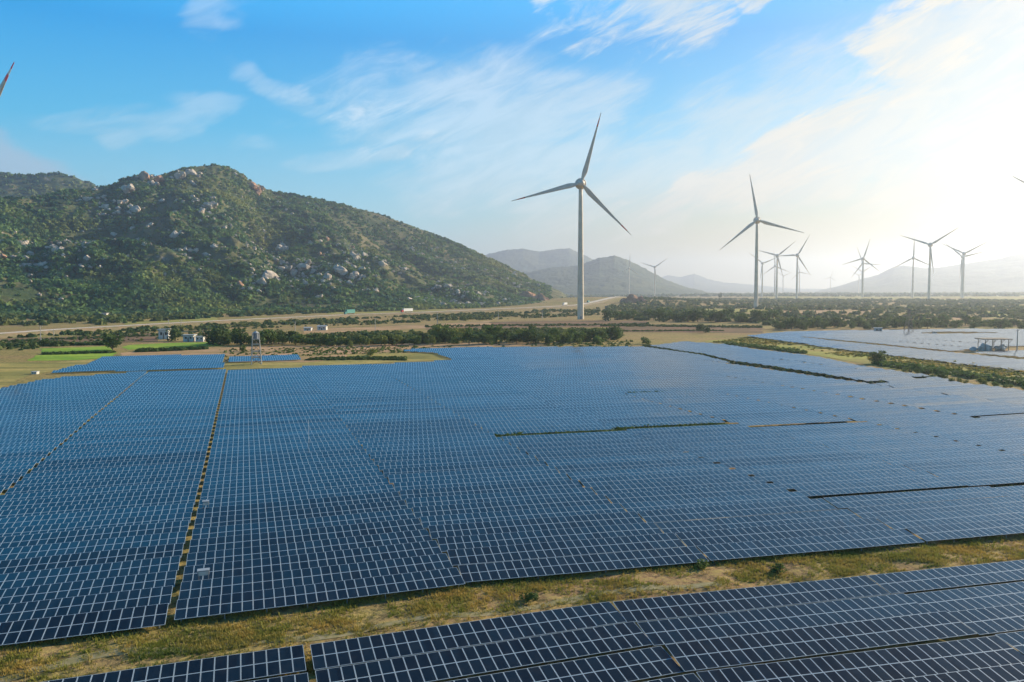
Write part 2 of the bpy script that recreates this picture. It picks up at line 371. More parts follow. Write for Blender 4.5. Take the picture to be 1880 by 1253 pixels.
back.build('hill_behind', hm, 260, 90)
Range([(760, 520), (850, 480), (900, 466), (930, 459), (960, 457), (990, 462), (1020, 458), (1045, 456), (1062, 464), (1100, 482), (1150, 502), (1200, 520), (1260, 535)], 6000, 8200, 1.1, .2, 900, 41, tops=8).build('mountain', fm, 300, 80)
Range([(900, 530), (960, 503), (1010, 492), (1060, 488), (1100, 474), (1128, 470), (1150, 476), (1180, 491), (1220, 513), (1260, 528), (1300, 536)], 4200, 5600, 1.1, .2, 600, 45, tops=6).build('mountain', fm, 300, 80)
Range([(1150, 530), (1190, 516), (1225, 506), (1250, 509), (1275, 503), (1300, 513), (1330, 519), (1380, 523), (1410, 526), (1450, 530), (1520, 531), (1600, 532)], 9000, 12000, 1.1, .2, 1200, 47, tops=8).build('mountain', fm, 240, 60)
Range([(1480, 538), (1540, 526), (1580, 513), (1610, 506), (1640, 491), (1660, 488), (1700, 493), (1730, 491), (1780, 483), (1830, 476), (1880, 465), (1960, 450), (2060, 458), (2200, 470), (2400, 500), (2600, 520)], 6500, 8800, 1.1, .22, 900, 51, tops=8).build('mountain', fm, 360, 80)

# ------------------------------------------------------------------ fields, road
def field(name, pts, m_, z=.05, sub=14, k=60):
    """a field laid on the ground: polygon (given as ground points) triangulated on a grid that follows the ground"""
    P = np.array([gp(x, y)[:2] for x, y in pts])
    # ruled patch between the upper and lower halves of the outline
    n_ = len(P)//2; top = P[:n_]; bot = P[n_:][::-1]
    def resample(Q, k):
        d = np.r_[0, np.cumsum(np.hypot(*np.diff(Q, axis=0).T))]; s_ = np.linspace(0, d[-1], k)
        return np.stack([np.interp(s_, d, Q[:, 0]), np.interp(s_, d, Q[:, 1])], -1)
    T = resample(top, k); B = resample(bot, k); w_ = np.linspace(0, 1, sub)[:, None, None]
    G = T[None]*(1-w_)+B[None]*w_
    G = G + np.stack([fbm(G[..., 0]/15, G[..., 1]/15, 3, 70), fbm(G[..., 0]/15, G[..., 1]/15, 3, 75)], -1)*np.array([3.0, 3.0])
    Z = gh(G[..., 0], G[..., 1])+z
    V = np.concatenate([G, Z[..., None]], -1).reshape(-1, 3)
    i, j = np.meshgrid(np.arange(sub-1), np.arange(k-1), indexing='ij')
    Fq = np.stack([i*k+j, (i+1)*k+j, (i+1)*k+j+1, i*k+j+1], -1).reshape(-1, 4)
    return tag(link(name, npmesh(name, V, Fq, [m_], smooth=True)), kind='structure')
def fmat(name, a, b_, c, cut=.56):
    m_ = bpy.data.materials.new(name); m_.use_nodes = True; t = m_.node_tree; b = NB(t); bs = t.nodes['Principled BSDF']
    bs.inputs['Roughness'].default_value = .95; bs.inputs['Specular IOR Level'].default_value = .1
    g = b.n('ShaderNodeNewGeometry'); P = g.outputs['Position']
    mp = b.n('ShaderNodeMapping'); mp.inputs['Rotation'].default_value = (0, 0, -.2); mp.inputs['Scale'].default_value = (.018, .11, 1); t.links.new(P, mp.inputs[0])
    n1_ = b.noise(P, .035, 5, .65); n2_ = b.noise(P, .45, 6, .7); n3_ = b.noise(mp.outputs[0], 1, 5, .6)
    col = b.mix(b.step(n1_, .38, .62), a, b_); col = b.mix(b.mul(b.step(n3_, .45, .62), .6), col, c); col = b.mix(b.mul(b.step(n2_, cut, .68), .8), col, c)
    t.links.new(col, bs.inputs['Base Color'])
    bp = b.n('ShaderNodeBump'); bp.inputs['Distance'].default_value = .4; t.links.new(n2_, bp.inputs['Height']); t.links.new(bp.outputs[0], bs.inputs['Normal'])
    return m_
fm1 = fmat('field_green', (.20, .37, .04), (.33, .46, .06), (.10, .19, .035), .6)
fm2 = fmat('field_tan', (.58, .37, .22), (.44, .29, .15), (.20, .18, .07))
fm3 = fmat('field_brown', (.30, .17, .11), (.20, .13, .08), (.11, .12, .05))
fm4 = fmat('field_straw', (.46, .37, .13), (.30, .28, .09), (.14, .15, .05))
fm5 = fmat('field_lime', (.34, .36, .08), (.40, .31, .10), (.18, .20, .06))
def band(name, pts, m_, z, **k): return field(name, pts, m_, z, **k)
band('green_field', [(75, 642), (140, 640), (205, 638), (205, 648), (140, 649), (75, 650)], fm1, .06)
band('green_field', [(65, 655), (140, 651), (215, 650), (190, 661), (130, 664), (50, 665)], fm1, .06)
band('green_field', [(235, 636), (310, 632), (395, 630), (405, 637), (310, 641), (230, 645)], fm1, .06)
band('tan_field', [(220, 650), (390, 641), (560, 637), (760, 632), (990, 633), (1000, 638), (760, 642), (700, 650), (420, 657), (220, 662)], fm2, .05)
band('straw_field', [(415, 668), (560, 660), (690, 652), (800, 651), (830, 662), (700, 670), (560, 678), (415, 682)], fm4, .09)
band('tan_field', [(420, 662), (560, 659), (640, 654), (640, 660), (560, 668), (420, 668)], fm2, .13)
band('straw_field', [(-60, 690), (0, 668), (90, 668), (180, 662), (100, 684), (60, 690), (20, 706), (-60, 740)], fm4, .05)
band('brown_field', [(780, 596), (900, 592), (1060, 590), (1190, 590), (1190, 600), (1060, 602), (900, 604), (780, 606)], fm3, .07)
band('brown_field', [(1110, 598), (1250, 596), (1400, 601), (1400, 612), (1250, 611), (1120, 610)], fm3, .10)
band('tan_field', [(550, 604), (700, 600), (900, 590), (900, 598), (720, 606), (560, 614)], fm2, .12)
band('brown_field', [(0, 622), (140, 618), (290, 612), (290, 628), (140, 634), (0, 638)], fm3, .06)
band('lime_field', [(1260, 569), (1330, 568), (1410, 570), (1410, 575), (1330, 576), (1260, 575)], fm5, .06)
band('tan_field', [(1430, 573), (1520, 572), (1600, 573), (1600, 578), (1520, 579), (1430, 578)], fm2, .08)
band('lime_field', [(1740, 561), (1800, 560), (1900, 561), (1900, 565), (1800, 566), (1740, 565)], fm5, .08)
band('brown_field', [(1140, 574), (1200, 572), (1290, 573), (1290, 579), (1200, 580), (1140, 580)], fm2, .08)
band('tan_field', [(1670, 584), (1720, 582), (1765, 584), (1765, 590), (1720, 591), (1670, 590)], fm2, .06)
band('lime_field', [(1400, 545), (1640, 543), (1960, 543), (1960, 556), (1640, 555), (1400, 553)], fm5, .06)
band('lime_field', [(1800, 572), (1850, 571), (1960, 572), (1960, 586), (1850, 585), (1800, 582)], fm5, .06)
band('straw_field', [(1290, 628), (1400, 618), (1560, 642), (1700, 664), (1880, 684), (2100, 705), (2100, 745), (1880, 714), (1720, 690), (1600, 676), (1480, 652), (1330, 632)], fm5, .07)
band('lime_field', [(600, 577), (700, 574), (820, 571), (820, 568), (700, 570), (600, 573)][::-1], fm5, .05)
band('lime_field', [(230, 592), (300, 588), (400, 583), (400, 589), (300, 594), (230, 598)], fm5, .05)
band('lime_field', [(0, 618), (60, 615), (300, 602), (300, 608), (60, 622), (0, 626)], fm4, .05)

pathm = mat('dirt_path', (.30, .26, .15), .95, col2=(.22, .20, .07), nscale=1.6, bump=.05)
band('path', [(-150, 1292), (130, 1243), (560, 1182), (1120, 1101), (1340, 1082), (1340, 1090), (1120, 1110), (560, 1192), (130, 1256), (-150, 1312)], pathm, .03, sub=10, k=420)
road_px = [(-160, 622), (-60, 616), (0, 612), (120, 604), (250, 597), (380, 590), (520, 583), (640, 577), (760, 573), (900, 568), (1060, 562), (1130, 556), (1172, 551), (1200, 547)]
def build_road():
    P = np.array([gp(x, y, 2.5)[:2] for x, y in road_px]); d = np.r_[0, np.cumsum(np.hypot(*np.diff(P, axis=0).T))]
    s_ = np.linspace(0, d[-1], 240); Q = np.stack([np.interp(s_, d, P[:, 0]), np.interp(s_, d, P[:, 1])], -1)
    for _ in range(6): Q[1:-1] = (Q[:-2]+2*Q[1:-1]+Q[2:])/4
    T = np.gradient(Q, axis=0); T /= np.hypot(*T.T)[:, None]; N = np.stack([-T[:, 1], T[:, 0]], -1)
    zz = gh(Q[:, 0], Q[:, 1]); zz = np.convolve(np.pad(zz, 12, 'edge'), np.ones(25)/25, 'valid')+2.3
    def strip(name, offs, m_):
        V = np.stack([np.concatenate([Q+N*o, (zz+dz)[:, None]], -1) for o, dz in offs], 1).reshape(-1, 3); k = len(offs)
        i, j = np.meshgrid(np.arange(len(Q)-1), np.arange(k-1), indexing='ij')
        Fq = np.stack([i*k+j, (i+1)*k+j, (i+1)*k+j+1, i*k+j+1], -1).reshape(-1, 4)[:, ::-1]
        return tag(link(name, npmesh(name, V, Fq, [m_])), kind='structure')
    strip('road_embankment', [(-14, -4), (-6.2, 0), (6.2, 0), (14, -4)], mat('embankment_soil', (.26, .19, .11), .95, col2=(.16, .15, .07), nscale=.12, bump=.3))
    strip('road', [(-5.6, .02), (5.6, .02)], mat('road_surface', (.68, .60, .49), .9, col2=(.56, .49, .40), nscale=.05))
    for o in (-5.2, 5.2): strip('road_edge_line', [(o-.12, .026), (o+.12, .026)], M['white'])
    return Q, zz, T
RQ, RZ, RTn = build_road()
def on_road(px, off=0.0):
    P = np.array([gp(px, y, 2.5) for y in (500+0*0, )]) if False else None
    az = math.atan2(ray(px, 575)[0], ray(px, 575)[1]); i = int(np.argmin(np.abs(np.arctan2(RQ[:, 0], RQ[:, 1])-az)))
    n_ = np.array([-RTn[i, 1], RTn[i, 0]])
    return np.array([*(RQ[i]+n_*off), RZ[i]+.03]), math.atan2(RTn[i, 1], RTn[i, 0])

# ------------------------------------------------------------------ solar tables
MW, MHt, NC = .8855, 1.64, 28                       # module pitch, module height, columns in a full table
TILT = math.radians(8.5); PITCHV = 4.43; BW = 24.85; U1 = -6.2
def module_box(x0, y0, n_z=0.0, w_=MW-.018, h_=MHt, t=.035):
    return (x0, x0+w_, y0, y0+h_, n_z, t)
BOXF = np.array([[4,5,6,7],[0,1,5,4],[1,2,6,5],[2,3,7,6],[3,0,4,7],[0,3,2,1]])
def boxes_mesh(name, L, jit=0.0):
    V = []; Fc = []; UV = []; n_ = 0
    for (x0, x1, y0, y1, z, t) in L:
        a, b = (random.gauss(0, jit), random.gauss(0, jit)) if jit else (0, 0)
        P = np.array([[x0,y0,z-t],[x1,y0,z-t],[x1,y1,z-t],[x0,y1,z-t],[x0,y0,z],[x1,y0,z],[x1,y1,z],[x0,y1,z]])
        P[:, 2] += a*(P[:, 0]-(x0+x1)/2)+b*(P[:, 1]-(y0+y1)/2)
        V.append(P); Fc.append(BOXF+n_); n_ += 8
        k_ = random.randrange(1, 400); UV.append([[k_+.001,0],[k_+.999,0],[k_+.999,1],[k_+.001,1]]+[[k_+.01,0]]*20)
    return npmesh(name, np.concatenate(V), np.concatenate(Fc), [M['solar']], uv=np.concatenate(UV))
mod_mesh = boxes_mesh('solar_module', [(-MW/2+.009, MW/2-.009, -MHt/2, MHt/2, 0, .035)])
_arr = {}
def layout(nc):
    W = nc*MW; L = []
    for r_ in range(2):
        for c in range(nc):
            x0 = -W/2+c*MW+.009; y0 = -MHt-.01+r_*(MHt+.02); L.append((x0, x0+MW-.018, y0, y0+MHt, 0, .035))
    return L
def array_mesh(nc, var):
    if (nc, var) not in _arr: _arr[(nc, var)] = boxes_mesh('module_array', layout(nc), .0035)
    return _arr[(nc, var)]
_fr = {}
def frame_mesh(nc):
    if nc not in _fr:
        b = MB(); W = nc*MW
        for y in (-1.1, 1.1): b.box((0, y, 1.26+y*math.sin(TILT)-.13), (W-.3, .06, .1))
        n_ = max(2, round(W/3.1))
        for i in range(n_):
            x = -W/2+.5+i*(W-1)/(n_-1)
            b.box((x, 0, 1.26-.075), (.06, 3.0, .06), rot=[[1,0,0],[0,math.cos(TILT),-math.sin(TILT)],[0,math.sin(TILT),math.cos(TILT)]])
        _fr[nc] = b.mesh('rail_frame', [M['steel']])
    return _fr[nc]
_po = {}
def post_mesh(h):
    k = round(h, 1)
    if k not in _po: b = MB(); b.tube((0, 0, -.7), (0, 0, k), .06, n=8); _po[k] = b.mesh('support_post', [M['steel']])
    return _po[k]
def inside(P, poly):
    x, y = P; c = False; n_ = len(poly)
    for i in range(n_):
        x1, y1 = poly[i]; x2, y2 = poly[(i+1) % n_]
        if (y1 > y) != (y2 > y) and x < (x2-x1)*(y-y1)/(y2-y1)+x1: c = not c
    return c
U = uv_of
main_poly = [(-66, 50), (-66, 255), (-60, 281), (-38, 292), (47, 292), (77, 302), U(832, 661), U(800, 649), U(742, 645), U(765, 642), U(900, 639), U(1180, 638),
             U(1290, 653), U(1345, 668), U(1480, 688), U(1600, 707), U(1715, 695), U(1760, 702), U(1880, 719), U(2050, 745), (260, 20), (-66, 20)]
far_poly = [U(1193, 636), U(1262, 628), U(1330, 633), U(1480, 654), U(1600, 678), U(1713, 692), U(1600, 703), U(1480, 683), U(1345, 663), U(1290, 649)]
right_poly = [U(1372, 617), U(1450, 609), U(1600, 606), U(1880, 604), U(2050, 603), U(2050, 700), U(1880, 681), U(1700, 660), U(1500, 635)]
right_hole = [U(1725, 645), U(1790, 640), U(1960, 631), U(1960, 641), U(1880, 645), U(1800, 648)]
right_gap = [U(1470, 618), U(1700, 639.5), U(2050, 673), U(2050, 677), U(1700, 642.5), U(1470, 620)]
right_patch = [U(1690, 610), U(1730, 608.5), U(1830, 609.5), U(1830, 612), U(1730, 613), U(1690, 612)]
left_poly = [U(93, 684), U(190, 657), U(413, 652), U(409, 676)]
left_poly2 = [U(417, 667), U(421, 656), U(545, 653), U(556, 661)]
slits = [(44, 68.9, 137.9, 4), (69, 92, 136.5, 4)]      # whole rows left out
wide = [(93, 117, 127, 3.3), (141, 190, 123, 2.2), (69, 92, 80.5, 1.7), (93, 117, 76, 1.7), (96, 120, 186, 3.2)]   # wider aisles
def voff(uc): return -max(0.0, uc-25)*.10
tables = []
def fill(poly, v_start, nrow, tagname, u0=U1, hole=None, kmin=-4, kmax=24, flat=False, skip=True, gap=(.35)):
    for k in range(kmin, kmax):
        ub = u0+k*BW-(.55 if k == -1 else .95 if k < -1 else 0)*(tagname == 'main'); uc = ub+BW/2; vo = 0 if flat else max(voff(uc), -11); yaw = 0 if (flat or uc < 25) else math.radians(-5.7)*min(1, max(0, (170-uc)/60))
        for i in range(nrow):
            v_ = v_start+i*PITCHV+vo+1.65+ .12*vn(i*.4, k*3.1, 14)
            if skip:
                v_ -= .7 if k < 0 else 0
                for a_, b_, c_, g_ in wide:
                    if a_-2 < uc < b_+2 and v_-1.65 > c_: v_ += g_
            if skip and any(a-2 < uc < b+2 and abs(v_-1.65-c+2.2-2.2) < 2.2 for a, b, c, _ in slits): continue
            ok = [inside((ub+.02+(c+.5)*MW, v_), poly) and not any(inside((ub+(c+.5)*MW, v_), h_) for h_ in (hole or [])) for c in range(NC)]
            c = 0
            while c < NC:
                if ok[c]:
                    e = c
                    while e < NC and ok[e]: e += 1
                    if e-c >= 4: tables.append(dict(k=k, i=i, nc=e-c, u=ub+.02+(c+e)/2*MW, v=v_, yaw=yaw, blk=tagname))
                    c = e
                c += 1
fill(main_poly, 69.4, 70, 'main')
fill(far_poly, 69.4, 90, 'far', u0=U1+1.5, skip=False)
fill(right_poly, 69.4, 150, 'right', hole=[right_hole, right_gap, right_patch], skip=False, kmax=36)
fill(left_poly, 300.5, 20, 'left', u0=-57.6, flat=True, skip=False)
fill(left_poly2, 330, 14, 'left2', u0=-7.6, flat=True, skip=False)
# the near block, rows counted from its grass-strip edge towards the camera
for k in range(-2, 4):
    ub = 3.95+k*24.8
    for i in range(0, 8):
        vt = 60.2 if k < 1 else (59.3 if k == 1 else 57.1 if k == 2 else 54.9)
        v_ = vt-1.65-i*PITCHV
        if v_ < 30: continue
        tables.append(dict(k=k, i=i, nc=NC, u=ub+(-.45 if k < 0 else .05)+NC*MW/2, v=v_-(.3 if k >= 1 else 0), yaw=(math.radians(-5.1) if k >= 1 else 0), blk='near'))
def size(t):
    p_ = xy_of(t['u'], t['v']); X, Y = p_
    if Y < 5: return 0
    sx_ = X/Y*F+940; hw = t['nc']*MW*.5*F/Y
    vis = max(0, min(1880, sx_+hw)-max(0, sx_-hw)); sy = 535+27*F/Y
    if sy-10 > 1253+25 or vis <= 0: return 0
    return vis*min(1, 3.0/Y)/Y*1000
for t in tables: t['s'] = size(t)
tables.sort(key=lambda t: -t['s'])
tables = [t for t in tables if t['s'] > 0]+[t for t in tables if t['s'] == 0 and t['v'] < 330]
BN = {-3: 'second block left of the brown gap', -2: 'left-edge block beyond the dotted grassy gap', -1: 'block left of the narrow grassy gap', 0: 'block right of the narrow grassy gap', 1: 'block with the two cabinets on its left, above the mound', 2: 'block above the dark bush'}
BLK = {-3: 'outermost left', -2: 'far left', -1: 'left of the straight grassy corridor', 0: 'right of the straight grassy corridor', 1: 'centre', 2: 'right of centre', 3: 'right',
       4: 'outer right', 5: 'far right', 6: 'farther right', 7: 'right-edge'}
def ordn(n): return '%d%s' % (n, 'th' if 10 <= n % 100 <= 20 else {1: 'st', 2: 'nd', 3: 'rd'}.get(n % 10, 'th'))
colrank = {}
for bk in ('main', 'near', 'left', 'left2', 'far', 'right'):
    ks = sorted({t['k'] for t in tables[:300] if t['blk'] == bk}); colrank[bk] = {k: n+1 for n, k in enumerate(ks)}
rows_of = {}
for t in tables[:300]: rows_of.setdefault((t['blk'], t['k']), set()).add(t['i'])
def tlabel(t):
    n = sorted(rows_of[(t['blk'], t['k'])]).index(t['i'])+1; c = ordn(colrank[t['blk']][t['k']])
    if t['blk'] == 'near': return 'navy panel row, %s below the grass strip, %s foreground block from left' % (ordn(n), c)
    if t['blk'] == 'main': return 'blue panel row, %s beyond the grass strip, %s main block from left' % (ordn(n), c)
    if t['blk'] == 'left': return 'blue panel row, %s from the front in block %s before the green crop' % (ordn(n), c)
    if t['blk'] == 'left2': return 'blue panel row, %s from the front in the small patch behind the water tower' % ordn(n)
    return 'hazy pale panel row, %s from its front, %s block of the distant %s field' % (ordn(n), c, 'triangular' if t['blk'] == 'far' else 'right')
rest = []
FULL = 42
post_done = set()
front = {}
for t in tables[:300]:
    if t['blk'] == 'main': front[t['k']] = min(front.get(t['k'], 999), t['i'])
for n, t in enumerate(tables):
    p_ = xy_of(t['u'], t['v']); z = .35*float(vn(p_[0]/60, p_[1]/60, 3)) + random.gauss(0, .05) + float(gh(p_[0], p_[1])-gh(p_[0], p_[1])) + (1.0*float(ss(450, 700, np.hypot(*p_)))*float(vn(p_[0]/170, p_[1]/170, 8)))
    tilt = TILT+random.gauss(0, .011); yaw = A+t['yaw']+random.gauss(0, .004)
    t['z'], t['tilt'], t['yw'], t['p'] = z, tilt, yaw, p_
    if n >= 300: rest.append(t); continue
    grp = {'near': 'rows of solar panels in the foreground field', 'main': 'rows of solar panels in the main field'}.get(t['blk'], 'rows of solar panels in the distant fields')
    e = empty('solar_table', (p_[0], p_[1], z), yaw, tlabel(t), 'solar panels', grp)
    if n < FULL or (t['blk'] == 'near' and t['s'] > 0):
        ct, st = math.cos(tilt), math.sin(tilt)
        for (x0, x1, y0, y1, zz, tt) in layout(t['nc']):
            o = link('solar_module', mod_mesh, e); yc = (y0+y1)/2
            o.location = ((x0+x1)/2, yc*ct, 1.26+yc*st); o.rotation_euler = (tilt+random.gauss(0, .004), random.gauss(0, .0035), 0)
    else:
        o = link('module_array', array_mesh(t['nc'], n % 4), e); o.location = (0, 0, 1.26); o.rotation_euler = (tilt, 0, 0)
    link('rail_frame', frame_mesh(t['nc']), e)
    if t['blk'] == 'near' and t['i'] == 0 or (t['blk'] == 'main' and t['i'] <= front[t['k']]):
        W = t['nc']*MW; m_n = max(2, round(W/3.1))
        for i in range(m_n):
            x = -W/2+.5+i*(W-1)/(m_n-1)
            for y in (-1.1, 1.1):
                o = link('support_post', post_mesh(.95+y*math.sin(TILT)+.1), e); o.location = (x, y, 0)
def rest_mesh():
    V = []; UV = []
    for t in rest:
        L = layout(t['nc']); ct, st = math.cos(t['tilt']), math.sin(t['tilt']); cy, sy = math.cos(t['yw']), math.sin(t['yw'])
        for (x0, x1, y0, y1, z, th) in L:
            P = np.array([[x0,y0,-th],[x1,y0,-th],[x1,y1,-th],[x0,y1,-th],[x0,y0,0],[x1,y0,0],[x1,y1,0],[x0,y1,0]])
            P = np.stack([P[:, 0], P[:, 1]*ct-P[:, 2]*st, P[:, 1]*st+P[:, 2]*ct+1.26], -1)
            P = np.stack([P[:, 0]*cy-P[:, 1]*sy+t['p'][0], P[:, 0]*sy+P[:, 1]*cy+t['p'][1], P[:, 2]+t['z']], -1); V.append(P)
    n_ = len(V); Fc = (BOXF[None]+8*np.arange(n_)[:, None, None]).reshape(-1, 4)
    uv1 = np.array([[.001,0],[.999,0],[.999,1],[.001,1]]+[[.01,0]]*20); uvs = np.tile(uv1, (n_, 1)); uvs[:, 0] += np.repeat(rng.integers(1, 400, n_), 24); me = npmesh('distant_solar_tables', np.concatenate(V), Fc, [M['solar']], uv=uvs)
    tag(link('distant_solar_tables', me), 'countless pale blue rows of solar panels merging in the distance of the solar fields', 'solar panels', kind='stuff')
print('tables', len(tables), 'rest', len(rest))
rest_mesh()

# ------------------------------------------------------------------ wind turbines
def blade_mesh(kind):
    L = 69.0; V = []; N = 12; ns = 26; mi = []
    for i in range(ns):
        t = i/(ns-1); z = 1.5+t*(L-1.5)
        chord = 2.4+(5.2-2.4)*ss(0, .16, t)-(4.7)*max(0, (t-.16)/.84)**.85 if t > 0 else 2.4
        chord = max(chord, .45)*(2.0 if kind == 'striped' and t > .3 else 1); th = 2.4*(1-ss(0, .2, t))+chord*.2*ss(0, .2, t); tw = math.radians(18*(1-t)**1.5)
        off = chord*.12*ss(0, .2, t)
        for k in range(N):
            a = 2*math.pi*k/N; x = chord/2*math.cos(a)+off; y = th/2*math.sin(a)*(1-.45*math.cos(a)*float(ss(0, .2, t)))
            V.append([x*math.cos(tw)-y*math.sin(tw), x*math.sin(tw)+y*math.cos(tw)-t*t*1.2, z])
    Fc = []
    for i in range(ns-1):
        d = (1.5+(i+.5)/(ns-1)*(L-1.5)); r_ = L-d
        if kind == 'striped': m_ = 1 if r_ < 5.5 or 10.5 < r_ < 16.5 else 2 if r_ < 10.5 else 0
        else: m_ = 1 if 6 < r_ < 14 and kind == 'band' else 0
        for k in range(N): Fc.append([i*N+k, i*N+(k+1) % N, (i+1)*N+(k+1) % N, (i+1)*N+k]); mi.append(m_)
    o = (ns-1)*N; V.append([0, -1.2, L+.2])
    for k in range(0, N, 2): Fc.append([len(V)-1, o+k, o+(k+1) % N, o+(k+2) % N]); mi.append(1 if kind == 'striped' else 0)
    return npmesh('blade', V, Fc, [M['turbine'], M['red'] if kind == 'striped' else M['bandorange'], M['white']], mi, smooth=True)
def lathe(prof, axis, n, m_, name):
    V = []; Fc = []
    for (s_, r_) in prof:
        for k in range(n):
            a = 2*math.pi*k/n
            V.append([r_*math.cos(a), s_, r_*math.sin(a)] if axis == 'y' else [r_*math.cos(a), r_*math.sin(a), s_])
    for i in range(len(prof)-1):
        for k in range(n):
            f_ = [i*n+k, i*n+(k+1) % n, (i+1)*n+(k+1) % n, (i+1)*n+k]; Fc.append(f_ if axis == 'z' else f_[::-1])
    return npmesh(name, V, Fc, [m_], smooth=True)
HUB = 131.0
tower_me = lathe([(-6, 3.3), (0, 3.2), (8, 3.1), (25, 2.95), (50, 2.7), (80, 2.4), (100, 2.2), (118, 1.95), (HUB-3.2, 1.8), (HUB-3.19, .01)], 'z', 32, M['tower'], 'tower')
hub_me = lathe([(-8.2, .01), (-8.0, .9), (-7.4, 1.9), (-6.4, 2.9), (-5.0, 3.5), (-3.4, 3.75), (-2.2, 3.7), (-2.1, .1)], 'y', 28, M['turbine'], 'hub')
nac_me = lathe([(-2.0, .1), (-1.95, 4.9), (-1.4, 5.4), (.2, 5.5), (.8, 5.2), (1.2, 4.2), (3, 4.0), (6, 3.6), (9, 2.8), (11.5, 1.7), (12.8, .6), (13, .01)], 'y', 28, M['turbine'], 'nacelle')
door_b = MB(); door_b.box((0, -3.15, 1.6), (1.4, .3, 2.6)); door_me = door_b.mesh('door', [M['greysheet']])
bl = {k: blade_mesh(k) for k in ('plain', 'band', 'striped')}
def turbine(px, py, angs, label, kind='plain', yaw=0.0, Z=None, group='wind turbines on the plain'):
    if Z is None:
        lo, hi = 300., 12000.
        for _ in range(60):
            mid_ = (lo+hi)/2; q = atd(px, py, mid_); g_ = float(gh(q[0], q[1]))+HUB
            if q[2] < g_: lo = mid_      # farther -> higher for points above horizon
            else: hi = mid_
        Z = (lo+hi)/2
    q = atd(px, py, Z); az = math.atan2(q[0], q[1])
    g_ = float(gh(q[0], q[1]))
    e = empty('wind_turbine', (q[0], q[1], q[2]-HUB if abs(q[2]-HUB-g_) < 12 else g_), -az+math.radians(yaw), label, 'wind turbine', group)
    link('tower', tower_me, e)
    if Z < 1500: link('door', door_me, e)
    nc_ = link('nacelle', nac_me, e); nc_.location = (0, 0, HUB)
    hb = link('hub', hub_me, e); hb.location = (0, 0, HUB)
    for a in angs:
        b_ = link('blade', bl[kind], e); b_.location = (0, -4.8, HUB); b_.rotation_euler = (0, math.radians(a), 0)
    return Z
T = turbine
T(1066, 338, (15.8, 135.8, 255.8), 'largest wind turbine, orange band on its lower right blade, beside the long road', 'band', 6)
T(1390, 405, (-10, 107, 231), 'second largest wind turbine, one blade nearly upright, standing in the scrub', 'plain', 4)
T(1708, 450, (57, 172, 291), 'large turbine before the hazy right mountain with one blade hanging beside its tower', 'plain', -6)
T(1677, 474, (1, 117, 241), 'turbine with one blade straight up, left of the large one by the right mountain', 'plain', 0)
T(1427, 470, (50, 165, 286), 'turbine just right of the second largest one, blades spread like a wide Y', 'plain', 12)
T(1464, 469, (29, 148, 268), 'turbine with one blade pointing level to the left, right end of the middle cluster', 'plain', 8)
T(1400, 484, (67, 188, 309), 'turbine partly behind the second largest tower, blades in a wide V', 'plain', 8)
T(1423, 489, (-6, 114, 234), 'dim turbine seen just left of the Y shaped turbine in the middle cluster', 'plain', 5)
T(1438, 507, (67, 186, 304), 'tiny dim turbine low behind the middle cluster', 'plain', 5)
T(1468, 500, (-14, 103, 226), 'small turbine low behind the turbine with the level blade', 'plain', 5)
T(1525, 510, (17, 125, 258), 'tiny faint turbine standing alone between the middle cluster and right pair', 'plain', 10)
T(1585, 475, (17, 131, 253), 'front turbine of the overlapping pair left of the right mountain', 'plain', 0)
T(1584, 484, (-19, 96, 216), 'second turbine of the overlapping pair, one blade level to the right', 'plain', 0)
T(1583, 499, (60, 183, 302), 'small dim turbine low behind the overlapping pair', 'plain', 0)
T(1577, 506, (52, 170, 300), 'faintest tiny turbine at the foot of the overlapping pair', 'plain', 0)
T(1770, 466, (61, 178, 298), 'front turbine of the rightmost overlapping pair before the mountain', 'plain', 0)
T(1767, 472, (76, 185, 312), 'rear turbine of the rightmost overlapping pair before the mountain', 'plain', 0)
T(1202, 491, (55, 172, 288), 'small turbine at the right foot of the peaked mountain', 'plain', 0)
T(1155, 493, (4, 124, 244), 'very faint turbine in front of the peaked mountain', 'plain', 0)
T(1712, 508, (40, 160, 280), 'faint turbine in the haze behind the large right turbine', 'plain', 0)
T(-50.7, 244, (300, 60, 180), 'near turbine off the left edge showing one red and white striped blade tip', 'striped', 106.2, Z=520)
T(1956, 377, (66, 186, 305), 'turbine off the right edge showing only one dark blade tip', 'plain', 0)

# ------------------------------------------------------------------ vegetation
def leaf_cloud(n_, blobs, size_, rs, shell=.55, flat=.25):
    """n_ leaf-sized quads spread through ellipsoidal blobs (cx,cy,cz,rx,ry,rz)"""
    B = np.array(blobs, float); vol = B[:, 3]*B[:, 4]*B[:, 5]; k = rs.choice(len(B), n_, p=(vol**.8)/(vol**.8).sum())
    d = rs.normal(size=(n_, 3)); d /= np.linalg.norm(d, axis=1)[:, None]
    r_ = shell+(1-shell)*rs.random(n_)**.6; r_ = np.where(rs.random(n_) < .12, r_*1.12, r_)
    P = B[k, :3]+d*B[k, 3:6]*r_[:, None]
    nrm = d+rs.normal(size=(n_, 3))*.55; nrm /= np.linalg.norm(nrm, axis=1)[:, None]
    q = rs.normal(size=(n_, 3)); a = np.cross(nrm, q); a /= np.linalg.norm(a, axis=1)[:, None]; b = np.cross(nrm, a)
    s_ = size_*(.6+.8*rs.random(n_))[:, None]; asp = (.6+.5*rs.random(n_))[:, None]
    V = np.stack([P-a*s_-b*s_*asp*.7, P+a*s_*.8-b*s_*asp, P+a*s_+b*s_*asp*.8, P-a*s_*.7+b*s_*asp], 1)
    V[..., 2] = np.maximum(V[..., 2], 0.02)
    return V.reshape(-1, 3), np.arange(4*n_).reshape(-1, 4)
